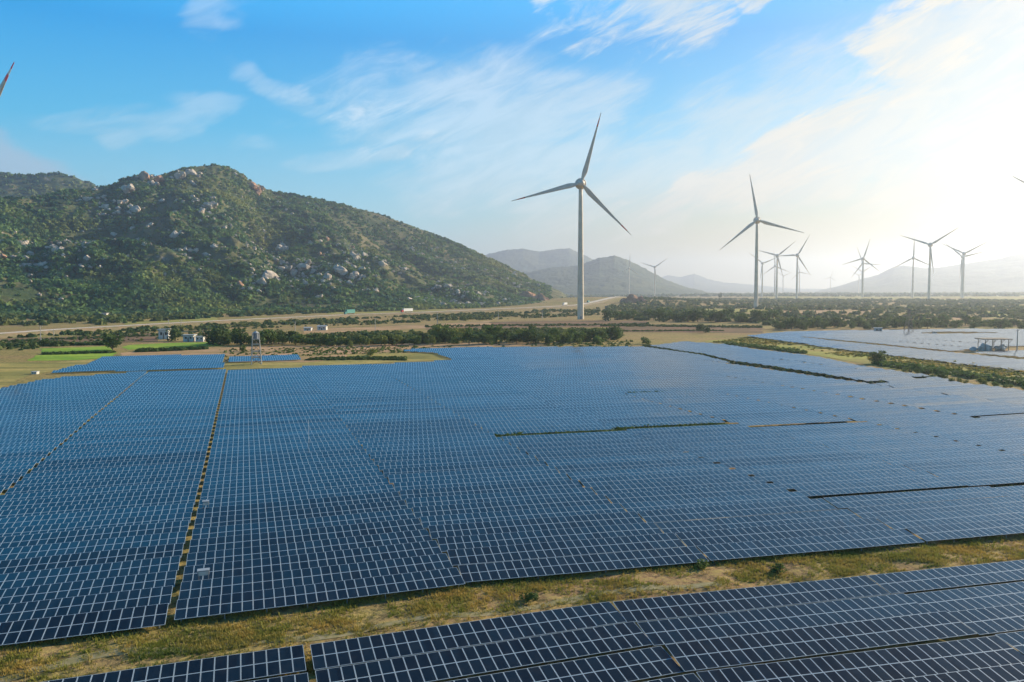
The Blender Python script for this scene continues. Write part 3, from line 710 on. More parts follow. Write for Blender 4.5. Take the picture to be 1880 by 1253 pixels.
def crown_blobs(rs, h, r_, nb, low=.25):
    L = [(0, 0, h*.55, r_*.75, r_*.75, h*.40)]
    for _ in range(nb):
        a = rs.random()*6.28; d = r_*(.35+.4*rs.random()); q = r_*(.35+.25*rs.random())
        L.append((d*math.cos(a), d*math.sin(a), h*(low+.15+(.7-low)*rs.random()), q, q, q*.8))
    return L
crowns = {}; trunks = {}
def tree_meshes():
    spec = {'round': (7.5, 3.6, 8, 520, .34), 'wide': (6.5, 4.6, 10, 560, .36), 'tall': (9.5, 3.2, 9, 520, .34), 'bush': (3.0, 2.6, 6, 300, .26)}
    for nm, (h, r_, nb, nq, sz) in spec.items():
        for v in range(3):
            rs = np.random.default_rng(hash_(nm)+v)
            V, Fq = leaf_cloud(nq, crown_blobs(rs, h, r_, nb, .05 if nm == 'bush' else .02), sz, rs)
            for mk in ('leaf_dark', 'leaf_mid', 'leaf_yellow'):
                crowns[(nm, v, mk)] = npmesh('crown', V, Fq, [M[mk]])
            b = MB(); b.sweep([(0, 0, -.5), (.1, 0, h*.25), (.0, .15, h*.55)], [.28, .2, .1], 6)
            for _ in range(4):
                a = rs.random()*6.28; b.sweep([(0, 0, h*(.18+.1*rs.random())), (r_*.5*math.cos(a), r_*.5*math.sin(a), h*.55)], [.12, .04], 4)
            trunks[(nm, v)] = b.mesh('trunk', [M['bark']])
def hash_(s_): return sum(ord(c)*(i+3) for i, c in enumerate(s_))
tree_meshes()
ntree = [0]
def tree(x, y, kind='round', mk='leaf_mid', sc_=1.0, label='', group=None, cat='tree', name='tree', flat=1.0):
    if ntree[0] >= 298 and name == 'tree': return None
    v = random.randrange(3); e = empty(name, (x, y, float(gh(x, y))), random.random()*6.28, label, cat, group)
    e.scale = (sc_*random.uniform(.9, 1.1), sc_*random.uniform(.9, 1.1), sc_*flat)
    link('crown', crowns[(kind, v, mk)], e)
    if kind != 'bush': link('trunk', trunks[(kind, v)], e)
    if name == 'tree': ntree[0] += 1
    return e
def tpx(px, py, hpx, kind='round', mk='leaf_mid', **kw):       # a tree whose foot is seen at px,py and is hpx tall
    q = gp(px, py); hh = hpx*q[1]/F; base_h = {'round': 7.9, 'wide': 6.9, 'tall': 10, 'bush': 3.0}[kind]
    return tree(q[0], q[1], kind, mk, hh/base_h, **kw)
# distinct ones
tpx(207, 645, 30, 'wide', 'leaf_dark', label='broad dark tree at the right end of the bright green crop')
tpx(322, 627, 24, 'wide', 'leaf_dark', label='dark round tree between the white house and the low building')
tpx(1610, 672, 24, 'wide', 'leaf_dark', label='left one of two dark bushy trees in the yellow green strip')
tpx(1618, 671, 27, 'tall', 'leaf_dark', label='right, taller one of two dark bushy trees in the yellow green strip')
tpx(1284, 609, 17, 'round', 'leaf_dark', label='single small dark tree on the brown field')
tpx(1296, 612, 10, 'bush', 'leaf_dark', label='dark low bush right of the single tree on the brown field', name='bush', cat='bush')
tpx(1322, 549, 13, 'tall', 'leaf_dark', label='lone dark tree sticking out of the scrub left of the second turbine')
tpx(1099, 638, 17, 'bush', 'leaf_mid', label='green bush behind the far edge of the main panel field', name='bush', cat='bush')
tpx(1062, 634, 9, 'bush', 'leaf_yellow', label='small yellow flowering bush on the far field edge', name='bush', cat='bush')
tpx(1185, 634, 12, 'bush', 'leaf_mid', label='green bush at the tip of the triangular panel field', name='bush', cat='bush')
tpx(835, 636, 14, 'bush', 'leaf_yellow', label='pale young shrub on the far bank behind the panels', name='bush', cat='bush')
tpx(680, 656, 12, 'bush', 'leaf_yellow', label='small bright shrub on the grassy island', name='bush', cat='bush')
tpx(445, 648, 14, 'round', 'leaf_mid', label='small tree on the tan field left of the water tower')
# mounds and bushes on the near grass strip
for px, py, hp, mk, lb in [(968, 1114, 27, 'leaf_dark', 'dark heap of brush on the near grass strip below the centre block'), (1432, 1064, 26, 'leaf_dark', 'dark green bush on the right part of the near grass strip'),
                       (1290, 1056, 24, 'leaf_mid', 'grassy green hump at the block corner on the near strip'), (770, 1092, 9, 'leaf_dark', 'low dark weed clump near the shaded row edge, centre left'),
                       (640, 1128, 7, 'leaf_dark', 'small brown weed clump on the strip left of centre')]:
    e = tpx(px, py, hp, 'bush', mk, label=lb, name='bush', cat='bush'); e.scale = (e.scale[0]*.9, e.scale[1]*.7, e.scale[2]*.55)
# belt of trees between the fields and the plain
bl_dark = 'dark broadleaf tree in the belt beyond the main panel field'
def belt(x0, x1, yA, yB, n_, hr, kinds, mks, label, group, jit=3):
    for i in range(n_):
        px = x0+(x1-x0)*(i+random.uniform(-.45, .45)+.5)/n_; py = yA+(yB-yA)*(px-x0)/(x1-x0)+random.uniform(-jit, jit)
        mk = random.choice(mks); sh = {'leaf_dark': 'dark', 'leaf_mid': 'green', 'leaf_yellow': 'yellowish'}[mk]
        tpx(px, py, hr[0]+(hr[1]-hr[0])*random.random()**1.6, random.choice(kinds), mk, label='%s tree, %s from left %s' % (sh, ordn(i+1), label), group=group)
belt(390, 560, 634, 634, 26, (16, 34), ['round', 'wide', 'tall'], ['leaf_dark', 'leaf_mid', 'leaf_mid'], 'in the dense clump around the water tower', 'dark trees around the water tower')
belt(560, 690, 635, 635, 18, (12, 28), ['round', 'wide'], ['leaf_dark', 'leaf_mid', 'leaf_yellow'], 'in the row behind the tan field', 'trees behind the tan field')
belt(690, 800, 634, 633, 12, (14, 32), ['round', 'wide', 'tall'], ['leaf_dark', 'leaf_mid', 'leaf_yellow'], 'in the loose belt left of the tallest turbine', 'loose trees left of the tallest tower')
belt(800, 1050, 632, 631, 34, (15, 38), ['round', 'wide', 'tall'], ['leaf_mid', 'leaf_mid', 'leaf_dark', 'leaf_yellow'], 'in the thick belt before the tallest turbine', 'trees in front of the tallest tower', 4)
belt(1050, 1140, 630, 626, 14, (16, 28), ['round', 'wide'], ['leaf_dark', 'leaf_mid'], 'in the belt just right of the tallest turbine', 'trees right of the tallest tower', 3)
belt(1640, 1740, 682, 703, 8, (9, 17), ['wide', 'round'], ['leaf_mid', 'leaf_dark'], 'along the lower edge of the yellow green strip', 'bushes along the strip edge', 3)
belt(1740, 1900, 703, 722, 10, (7, 14), ['wide', 'round'], ['leaf_mid', 'leaf_yellow'], 'at the far right end of the yellow green strip', 'bushes along the strip edge right', 3)
belt(1115, 1420, 588, 590, 34, (14, 26), ['round', 'wide'], ['leaf_dark', 'leaf_mid'], 'at the wood edge behind the brown field', 'trees at the front of the right wood')
belt(1420, 1680, 604, 602, 34, (14, 24), ['round', 'wide', 'tall'], ['leaf_mid', 'leaf_dark'], 'at the wood edge behind the distant right panels', 'trees behind the distant right panels')
belt(1680, 1940, 602, 601, 26, (12, 20), ['round', 'wide'], ['leaf_mid', 'leaf_mid', 'leaf_dark'], 'at the hazy wood edge by the right border', 'hazy trees at the right edge')
belt(20, 110, 632, 640, 7, (8, 14), ['wide'], ['leaf_dark'], 'in the low group left of the green crop', 'low trees left of the green crop', 2)

def clumps(name, P, R, nq, m_, label, cat='vegetation', seed=5, qs=.42, hz=.9):
    """ground cover of many small leafy clumps, one object"""
    rs = np.random.default_rng(seed); n_ = len(P)
    d = rs.normal(size=(n_, nq, 3)); d[..., 2] = np.abs(d[..., 2])*.9+.02; d /= np.linalg.norm(d, axis=2)[..., None]
    rr = (.7+.35*rs.random((n_, nq)))[..., None]*R[:, None, None]
    c = P[:, None]+d*rr*np.array([1, 1, hz])
    nr = d+rs.normal(size=d.shape)*.5; nr /= np.linalg.norm(nr, axis=2)[..., None]
    q = rs.normal(size=d.shape); a = np.cross(nr, q); a /= np.linalg.norm(a, axis=2)[..., None]; b = np.cross(nr, a)
    s_ = R[:, None, None]*qs*(.6+.8*rs.random((n_, nq)))[..., None]
    V = np.stack([c-a*s_-b*s_*.7, c+a*s_*.8-b*s_*.9, c+a*s_+b*s_*.8, c-a*s_*.7+b*s_], 2).reshape(-1, 3)
    return tag(link(name, npmesh(name, V, np.arange(len(V)).reshape(-1, 4), [m_])), label, cat, kind='stuff')
def hill_scatter(rg, n_, a0, a1, t0, t1, dens, rad, seed):
    rs = np.random.default_rng(seed); az = a0+(a1-a0)*rs.random(n_); Rf, Rr = rg.rr(az); t = t0+(t1-t0)*rs.random(n_)
    r_ = Rf+(Rr-Rf)*t; x = r_*np.sin(az); y = r_*np.cos(az); z = rg.h(x, y)
    keep = (rs.random(n_) < dens(x, y, t)) & (z > -1); x, y, z = x[keep], y[keep], z[keep]
    return np.stack([x, y, z], -1), rad[0]+(rad[1]-rad[0])*rs.random(len(x))**2
d_ = lambda x, y, t: np.clip(.55+1.1*fbm(x/70, y/70, 4, 61)+.25*ss(.35, .0, t), .06, 1)
azl = math.atan2(ray(-260, 400)[0], 1); azr = math.atan2(ray(1010, 500)[0], 1)
P_, R_ = hill_scatter(main, 62000, azl, azr, -.0, 1.03, d_, (1.6, 5.4), 11)
clumps('hill_scrub', P_, R_, 14, M['scrub'], 'dense green scrub and low trees covering the rocky hillside on the left', seed=12)
P_, R_ = hill_scatter(back, 5000, azl, math.atan2(ray(240, 400)[0], 1), .4, 1.03, d_, (4, 8.0), 15)
clumps('hill_scrub', P_, R_, 12, M['scrub'], 'dense green scrub on the farther hill at the left edge', seed=13)
def flat_scatter(pts, n_, rad, seed, dens=None):
    """points on the ground inside an outline"""
    rs = np.random.default_rng(seed); Q = [tuple(gp(x, y)[:2]) for x, y in pts]; A_ = np.array(Q); lo, hi = A_.min(0), A_.max(0)
    X = lo+(hi-lo)*rs.random((n_*3, 2)); x, y = X.T; ins = np.zeros(len(X), bool)
    for i in range(len(Q)):
        (x1, y1), (x2, y2) = Q[i], Q[(i+1) % len(Q)]
        ins ^= ((y1 > y) != (y2 > y)) & (x < (x2-x1)*(y-y1)/(y2-y1+1e-9)+x1)
    if dens is not None: ins &= rs.random(len(X)) < dens(x, y)
    # keep the road clear
    X = X[ins][:n_*2]
    dr = np.min(np.hypot(X[:, None, 0]-RQ[None, ::3, 0], X[:, None, 1]-RQ[None, ::3, 1]), axis=1) if len(X) else np.zeros(0)
    X = X[dr > 16][:n_]; z = gh(X[:, 0], X[:, 1])
    return np.concatenate([X, z[:, None]], 1), rad[0]+(rad[1]-rad[0])*rs.random(len(X))**1.5
pd = lambda s_, lo=.02, g=2.2: (lambda x, y: np.clip(.5+g*fbm(x/60, y/60, 3, s_), lo, 1))
P_, R_ = flat_scatter([(-300, 612), (0, 600), (190, 598), (420, 584), (700, 571), (900, 561), (1000, 556), (1000, 551), (700, 556), (400, 559), (0, 562), (-300, 566)], 6500, (1.8, 5.2), 31, pd(81, .15))
clumps('foothill_wood', P_, R_, 26, M['wood_far'], 'thick green wood along the foot of the left hill beyond the road', 'wood', 32)
P_, R_ = flat_scatter([(-60, 640), (0, 622), (300, 610), (560, 600), (900, 588), (1100, 580), (1100, 566), (860, 576), (560, 588), (250, 604), (-60, 624)], 4200, (.5, 2.6), 35, pd(83, .06))
clumps('roadside_scrub', P_, R_, 22, M['wood_far'], 'scattered dry bushes between the road and the tree belt', 'scrub', 36)
P_, R_ = flat_scatter([(560, 634), (1140, 630), (1140, 606), (900, 606), (700, 612), (560, 618)], 2200, (.5, 2.3), 135, pd(183, .1))
clumps('field_scrub', P_, R_, 22, M['wood_far'], 'low scrub and weeds around the tree belt in front of the tallest tower', 'scrub', 136)
P_, R_ = flat_scatter([(-100, 660), (0, 650), (200, 630), (420, 618), (420, 606), (200, 614), (-100, 640)], 1500, (.4, 1.6), 137, pd(184, .08))
clumps('field_scrub', P_, R_, 20, M['wood_far'], 'dry weeds and low bushes on the fields at the left edge', 'scrub', 138)
P_, R_ = flat_scatter([(420, 668), (560, 658), (700, 652), (1000, 640), (1160, 640), (1160, 628), (1000, 634), (700, 638), (400, 645)], 1300, (.25, .8), 139, pd(185, .15))
clumps('field_scrub', P_, R_, 16, M['leaf_mid'], 'small green weeds scattered along the tan bank behind the panels', 'scrub', 140)
P_, R_ = flat_scatter([(1310, 630), (1400, 618), (1900, 688), (1900, 708), (1720, 684), (1480, 646)], 1300, (.3, .9), 141, pd(186, .1))
clumps('strip_scrub', P_, R_, 16, M['grass'], 'tufty grass clumps on the yellow green strip between the distant fields', 'grass', 142)
P_, R_ = flat_scatter([(880, 560), (1060, 557), (1200, 551), (1200, 543), (1060, 548), (980, 552)], 1600, (1.2, 3.8), 37, pd(85, .15))
clumps('roadside_scrub', P_, R_, 22, M['wood_far'], 'scattered bushes on the far side of the road below the cut banks', 'scrub', 38)
P_, R_ = flat_scatter([(1010, 548.5), (1400, 549), (1900, 552), (1900, 601), (1690, 603), (1420, 603), (1400, 596), (1110, 588), (1110, 566), (1190, 556), (1190, 548)], 6200, (1.4, 4.8), 41, pd(87, .04, 3.0))
clumps('plain_wood', P_, R_, 22, M['wood_far'], 'wide mixed wood covering the misty plain beneath the turbines', 'wood', 42)
P_, R_ = flat_scatter([(1000, 547.5), (1230, 545), (1900, 545), (2000, 543), (2000, 539), (1400, 540), (1230, 541), (1000, 543)], 2600, (5, 11), 43, pd(89, .25))
clumps('far_wood', P_, R_, 18, M['wood_far'], 'faint misty treeline along the horizon under the small turbines', 'wood', 44)
for nm, pts, n_, rd, lb in [('hedge', [(1105, 598), (1400, 600), (1400, 602.5), (1105, 600)], 420, (.5, 1.5), 'dark scrubby line across the upper brown field'),
                        ('hedge', [(1120, 607.5), (1330, 606.5), (1330, 608), (1120, 609.5)], 360, (.3, .9), 'dark weedy line across the lower brown field'),
                        ('hedge', [(780, 599), (1190, 595), (1190, 597.5), (780, 602)], 520, (.4, 1.3), 'dark hedge crossing the brown field under the tallest turbine'),
                        ('hedge', [(0, 626), (290, 615), (290, 617), (0, 629)], 300, (.4, 1.2), 'dark hedge line between the road and the green crop'),
                        ('hedge', [(0, 639), (80, 637), (205, 636), (205, 634), (80, 635), (0, 637)], 420, (.9, 1.7), 'dark hedge behind the upper bright green field'),
                        ('hedge', [(80, 654), (210, 651), (210, 649), (80, 651.5)], 240, (.6, 1.1), 'dark hedge between the two bright green fields'),
                        ('hedge', [(250, 650), (380, 644), (385, 641.5), (250, 646)], 260, (.7, 1.4), 'dark hedge in front of the narrow green field'),
                        ('strip_scrub', [(560, 665), (660, 664), (745, 665), (745, 660), (660, 659), (580, 661)], 500, (.4, .9), 'dark low scrub across the grassy island'),
                        ('strip_scrub', [(1330, 634), (1420, 644), (1480, 652), (1480, 648), (1420, 639), (1340, 632)], 320, (.5, 1.2), 'low scrub bordering the triangular panel field'),
                        ('strip_scrub', [(1600, 674), (1720, 690), (1900, 716), (1900, 708), (1720, 682), (1620, 670)], 450, (.6, 1.5), 'green scrub along the lower side of the yellow green strip')]:
    P_, R_ = flat_scatter(pts, n_, rd, hash_(lb)); clumps(nm, P_, R_, 22, M['leaf_dark'] if 'dark' in lb else M['leaf_mid'], lb, 'hedge' if nm == 'hedge' else 'scrub', hash_(lb))
def uvband(name, U0_, U1_, V0_, V1_, n_, rad, mk, label, seed, slope=0.0):  # dark leaf clumps in row gaps and under tables, in place of shade
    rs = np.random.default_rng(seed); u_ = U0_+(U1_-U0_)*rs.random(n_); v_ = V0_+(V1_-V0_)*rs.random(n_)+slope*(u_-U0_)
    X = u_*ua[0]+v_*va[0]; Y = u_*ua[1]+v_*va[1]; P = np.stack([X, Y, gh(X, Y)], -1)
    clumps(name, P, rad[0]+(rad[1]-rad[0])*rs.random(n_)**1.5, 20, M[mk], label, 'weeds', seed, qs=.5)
uvband('gap_weeds_and_shade', 43, 92, 137, 147.5, 3600, (.25, .6), 'leaf_dark', 'dark green clumps put in as shade along the long missing row of the main field', 201, -.02)
uvband('gap_weeds_and_shade', 93, 117, 126, 134, 1700, (.15, .35), 'leaf_dark', 'dark green clumps put in as shade along the missing row right of the long one', 202)
uvband('gap_weeds_and_shade', 140, 190, 122, 131, 3200, (.15, .35), 'leaf_dark', 'dark green clumps put in as shade along the missing row at the right edge', 203, -.03)
uvband('gap_weeds_and_shade', 68, 118, 80, 87.5, 5200, (.12, .28), 'leaf_dark', 'dark green clumps put in as shade along the lower missing row at the right', 204, -.03)
uvband('gap_weeds_and_shade', 96, 120, 189, 198, 1500, (.25, .6), 'leaf_dark', 'dark clumps put in as shade along the short upper missing row', 205)
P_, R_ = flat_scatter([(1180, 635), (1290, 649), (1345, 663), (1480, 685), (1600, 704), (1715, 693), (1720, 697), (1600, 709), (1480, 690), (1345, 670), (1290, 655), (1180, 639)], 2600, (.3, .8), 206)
clumps('gap_weeds_and_shade', P_, R_, 18, M['leaf_dark'], 'dark green weeds along the gap before the triangular panel field', 'weeds', 206)
# dark ridges across the strip between the fields (earth banks)
def banks():
    b = MB(); n_ = 30
    for i in range(n_):
        t = i/(n_-1); px = 1395+t*560; py = 621+t*70
        a = gp(px, py); d = np.array([ua[0], ua[1], 0])*-1
        L = 12+6*random.random()
        p0 = a; p1 = a+d*L
        b.sweep([np.array([*p0[:2], float(gh(p0[0], p0[1]))-.1]), np.array([*((p0+p1)/2)[:2], float(gh(*((p0+p1)/2)[:2]))]), np.array([*p1[:2], float(gh(p1[0], p1[1]))-.3])], [.9, .8, .4], 8)
    o = b.build('earth_bank', foliage('bank_grass', (.07, .10, .035), (.14, .15, .05), .6)); tag(o, 'row of low grassy earth banks crossing the yellow green strip', 'earth bank', kind='stuff')
banks()
# grass tufts on the near strip
def tufts():
    rs = np.random.default_rng(90); n_ = 90000
    u_ = -30+120*rs.random(n_); vo = np.array([max(voff(q), -11) for q in u_]); v_ = 55+vo+14.2*rs.random(n_)**.95+2
    P = u_[:, None]*ua+v_[:, None]*va; keep = fbm(P[:, 0]/2.5, P[:, 1]/2.5, 3, 92)+.35 > rs.random(n_)*.9-.1
    bare = np.abs(v_-vo-(62.6)) < 1.0; keep &= ~(bare & (rs.random(n_) < .75)); P = P[keep]; n_ = len(P); z = gh(P[:, 0], P[:, 1])
    nb = 5; a = rs.random((n_, nb))*6.28; hgt = (.10+.22*rs.random((n_, 1))**2)*(.7+.6*rs.random((n_, nb))); lean = .35*hgt*rs.random((n_, nb))
    base_ = np.stack([P[:, None, 0]+.09*np.cos(a), P[:, None, 1]+.09*np.sin(a), np.broadcast_to(z[:, None]-.03, a.shape)], -1)
    w_ = .035; t_ = np.stack([-np.sin(a), np.cos(a), 0*a], -1)*w_
    tip = base_+np.stack([np.cos(a)*lean*2, np.sin(a)*lean*2, hgt], -1)
    V = np.stack([base_-t_, base_+t_, tip+t_*.25, tip-t_*.25], 2).reshape(-1, 3)
    tag(link('grass', npmesh('grass', V, np.arange(len(V)).reshape(-1, 4), [M['grass']])), 'dry yellow green grass on the strip between the two panel fields', 'grass', kind='stuff')
tufts()

# ------------------------------------------------------------------ rocks
def rock_mesh(seed, mk):
    rs = np.random.default_rng(seed); n1_, n2_ = 11, 14; VV = []; FF = []
    for c in range(4):
        V = np.array([[math.sin(math.pi*i/n1_)*math.cos(2*math.pi*j/n2_), math.sin(math.pi*i/n1_)*math.sin(2*math.pi*j/n2_), math.cos(math.pi*i/n1_)] for i in range(n1_+1) for j in range(n2_)])
        planes = rs.normal(size=(13, 3)); planes /= np.linalg.norm(planes, axis=1)[:, None]; off = .45+.35*rs.random(13); r_ = np.ones(len(V))
        for p_, o in zip(planes, off):
            q = V@p_; r_ = np.where(q > .2, np.minimum(r_, o/np.maximum(q, .2)), r_)
        V = V*(r_*(1+.12*fbm(V[:, 0]*3+V[:, 2]*2+seed+c, V[:, 1]*3, 3, seed)))[:, None]
        k = 1.0 if c == 0 else .45+.3*rs.random()
        V = V*k*np.array([1, 1, .8+.5*rs.random()])+(0 if c == 0 else np.array([rs.normal()*.75, rs.normal()*.5, rs.normal()*.3-.2]))
        FF += [[c*len(V)+q for q in (i*n2_+j, (i+1)*n2_+j, (i+1)*n2_+(j+1) % n2_, i*n2_+(j+1) % n2_)] for i in range(n1_) for j in range(n2_)]; VV.append(V)
    return npmesh('rock', np.concatenate(VV), FF, [M[mk]])
rmesh = {(s_, mk): rock_mesh(s_, mk) for s_ in range(5) for mk in ('rock', 'rock_orange')}
def hit_hill(px, py, rg=main):
    d = ray(px, py); Y = np.arange(900, 2600, 2.0); X = d[0]/d[1]*Y; Z = H+d[2]/d[1]*Y
    h_ = rg.h(X, Y); w_ = np.where(Z < h_)[0]
    return (X[w_[0]], Y[w_[0]], h_[w_[0]]) if len(w_) else None
rocks = [(265, 330, 26, 'o', 'orange boulder standing on the left summit shoulder of the hill'), (278, 340, 14, 'w', 'grey boulder just below the orange summit boulder'),
 (352, 322, 22, 'w', 'pale rock slab below the top of the hill'), (330, 328, 22, 'w', 'grey rock face left of the pale summit slab'), (432, 322, 8, 'w', 'small pale rock right of the hill top'),
 (462, 344, 20, 'o', 'upper orange cliff on the right shoulder of the hill'), (473, 354, 20, 'o', 'lower orange cliff on the right shoulder of the hill'), (352, 336, 9, 'w', 'small white boulder under the summit slab'),
 (383, 382, 26, 'w', 'pale rock tower in the middle of the upper slope'), (370, 392, 14, 'w', 'rock at the lower left of the pale rock tower'), (228, 376, 17, 'w', 'rounded grey rock on the upper left slope'),
 (193, 382, 15, 'w', 'grey rock left of the rounded rock on the upper left slope'), (250, 388, 24, 'w', 'long grey slab under the rounded rock'), (235, 352, 26, 'w', 'long grey slab high on the left ridge'), (160, 369, 16, 'w', 'faint grey slab near the left ridge'),
 (187, 396, 9, 'w', 'small rock under the upper left rocks'), (97, 456, 12, 'w', 'bright boulder in the left rock field'), (112, 462, 20, 'w', 'largest boulder of the left rock field'), (106, 446, 9, 'o', 'brownish boulder on top of the left rock field'),
 (44, 450, 16, 'w', 'grey boulder left of the rock field'), (4, 476, 18, 'o', 'brownish boulder cut by the left photo edge'), (320, 436, 18, 'w', 'flat pale rock in the middle of the slope'), (265, 450, 10, 'w', 'small boulder left of the flat pale rock'),
 (165, 492, 13, 'w', 'pale boulder low on the left slope'), (183, 494, 11, 'w', 'second pale boulder low on the left slope'), (55, 508, 12, 'w', 'small pale boulder low at the far left'), (157, 520, 8, 'w', 'small boulder above the foot wood'),
 (320, 501, 11, 'w', 'white boulder in the lower middle slope'), (302, 505, 9, 'w', 'small grey boulder beside the white one'), (245, 504, 10, 'w', 'faint boulder left of the white one'), (363, 505, 6, 'w', 'tiny white boulder right of the white one'),
 (484, 426, 7, 'w', 'bright white boulder alone on the mid right slope'), (493, 512, 34, 'w', 'big pale rock face low on the right slope'), (515, 497, 20, 'w', 'upper part of the big pale rock face'), (478, 522, 20, 'w', 'lower left block of the big pale rock face'),
 (553, 494, 26, 'w', 'second big pale rock right of the big face'), (565, 486, 15, 'w', 'upper block of the second big pale rock'), (540, 503, 18, 'w', 'lower block of the second big pale rock'), (520, 462, 22, 'w', 'grey slab above the two big rocks'),
 (600, 440, 10, 'o', 'pale orange rock up the right slope'), (588, 468, 8, 'o', 'small orange rock right of the grey slab'), (625, 504, 30, 'w', 'broad pale slabs right of the two big rocks'), (652, 507, 20, 'w', 'right end of the broad pale slabs'), (600, 512, 20, 'w', 'left end of the broad pale slabs'),
 (652, 476, 18, 'w', 'pale rock on the spur above the broad slabs'), (670, 471, 14, 'w', 'flat pale rock on the same spur, right'), (700, 486, 16, 'w', 'white streaked rock right of the spur'), (706, 482, 10, 'w', 'upper block of the white streaked rock'),
 (742, 496, 12, 'w', 'upright grey rock right of the streaked rock'), (648, 456, 8, 'o', 'pinkish rock above the spur'), (782, 508, 5, 'w', 'tiny white boulder on the right flank'), (768, 549, 12, 'w', 'pale upright rock by the road wood'), (750, 553, 16, 'w', 'pinkish flat rock by the road wood'),
 (822, 528, 16, 'w', 'pale slab on the low right foot'), (840, 540, 14, 'w', 'pale slab under the one on the low right foot'), (800, 530, 12, 'w', 'small slab left on the low right foot'), (858, 541, 10, 'w', 'small pale rock at the hill foot right'), (690, 536, 14, 'w', 'rock low between wood and slabs'), (585, 548, 14, 'w', 'rocky patch above the foot wood, centre'), (440, 528, 16, 'o', 'reddish rocky patch above the foot wood')]
RC = []
for n, (px, py, s_, c, lb) in enumerate(rocks):
    q = hit_hill(px, py)
    if q is None: q = hit_hill(px, py+6)
    if q is None: continue
    r_ = s_*q[1]/F*.56; RC.append((q, r_)); mk = 'rock_orange' if c == 'o' else 'rock'
    o = link('boulder', rmesh[(n % 5, mk)]); o.location = (float(q[0]), float(q[1]), float(q[2])+r_*.14)
    o.rotation_euler = (random.uniform(-.4, .4), random.uniform(-.4, .4), random.random()*6.28); o.scale = (r_*1.15, r_*.9, r_*random.uniform(.7, 1.0))
    tag(o, lb, 'boulder', 'boulders on the hillside')
def small_rocks():
    dens = lambda x, y, t: np.clip(-.05+1.3*fbm(x/110, y/110, 4, 99), 0.02, 1)*ss(1.0, .6, t)
    P, R = hill_scatter(main, 5500, azl, azr, .06, .97, dens, (1.4, 5.0), 98); V = []; Fc = []; n_ = 0
    rs0 = np.random.default_rng(77); X2 = []
    for q, r_ in RC:
        for _ in range(8):
            a = rs0.normal(size=2)*r_*np.array([2.4, 2.0]); X2.append((q[0]+a[0], q[1]+a[1], r_*rs0.uniform(.12, .38)))
    X2 = np.array(X2); P = np.concatenate([P, np.stack([X2[:, 0], X2[:, 1], main.h(X2[:, 0], X2[:, 1])], -1)]); R = np.concatenate([R, X2[:, 2]])
    b0 = rmesh[(2, 'rock')]; co = np.empty(len(b0.vertices)*3, np.float32); b0.vertices.foreach_get('co', co); co = co.reshape(-1, 3)
    # a coarse chunk: 6 x 8 grid
    th = np.linspace(0, math.pi, 6); ph = np.linspace(0, 2*math.pi, 9)[:-1]
    S = np.array([[math.sin(a)*math.cos(b), math.sin(a)*math.sin(b), math.cos(a)] for a in th for b in ph])
    Fq = np.array([[i*8+j, (i+1)*8+j, (i+1)*8+(j+1) % 8, i*8+(j+1) % 8] for i in range(5) for j in range(8)])
    rs = np.random.default_rng(5); k = len(P)
    W = S[None]*(1+.3*rs.normal(size=(k, 48, 1)).clip(-1, 1))*R[:, None, None]*np.array([1.2, 1, .8])+P[:, None]+np.array([0, 0, 1.2])
    tag(link('hillside_rocks', npmesh('hillside_rocks', W.reshape(-1, 3), (Fq[None]+48*np.arange(k)[:, None, None]).reshape(-1, 4), [M['rock']])), 'countless small pale rocks scattered over the left hillside', 'rocks', kind='stuff')
small_rocks()
# bare cut banks
def bank(px0, px1, py, hpx, label, Y, m_='soil_bank'):
    n_ = 40; rows = 7; a = atd(px0, py, Y); b = atd(px1, py, Y); base_z = float(gh((a[0]+b[0])/2, Y)); hh = hpx*Y/F; V = []
    for j in range(rows):
        for i in range(n_):
            t = i/(n_-1); w_ = j/(rows-1); env = math.sin(math.pi*t)**.5
            z = base_z-1+(hh+1+hh*.35*float(vn(t*9, 3, 7)))*env*min(1, w_*1.3); yy = Y+w_*hh*.9+6*float(vn(t*7, w_*2, 4))
            V.append([a[0]+(b[0]-a[0])*t+2*float(vn(i, j, 5)), yy, z+.6*float(vn(i*.9, j*1.7, 6))])
    for i in range(n_): V.append([a[0]+(b[0]-a[0])*i/(n_-1), Y+hh*3, base_z-2])
    rows += 1
    Fc = [[j*n_+i, j*n_+i+1, (j+1)*n_+i+1, (j+1)*n_+i] for j in range(rows-1) for i in range(n_-1)]
    tag(link('cut_bank', npmesh('cut_bank', V, Fc, [M[m_]])), label, 'earth bank')
bank(1140, 1190, 552, 13, 'pale excavated earth bank beside the end of the road', 1480)
bank(868, 945, 530, 13, 'orange quarry face at the right foot of the hill', 1600)
bank(935, 1010, 531, 15, 'reddish brown cut slope right of the quarry face', 1650)

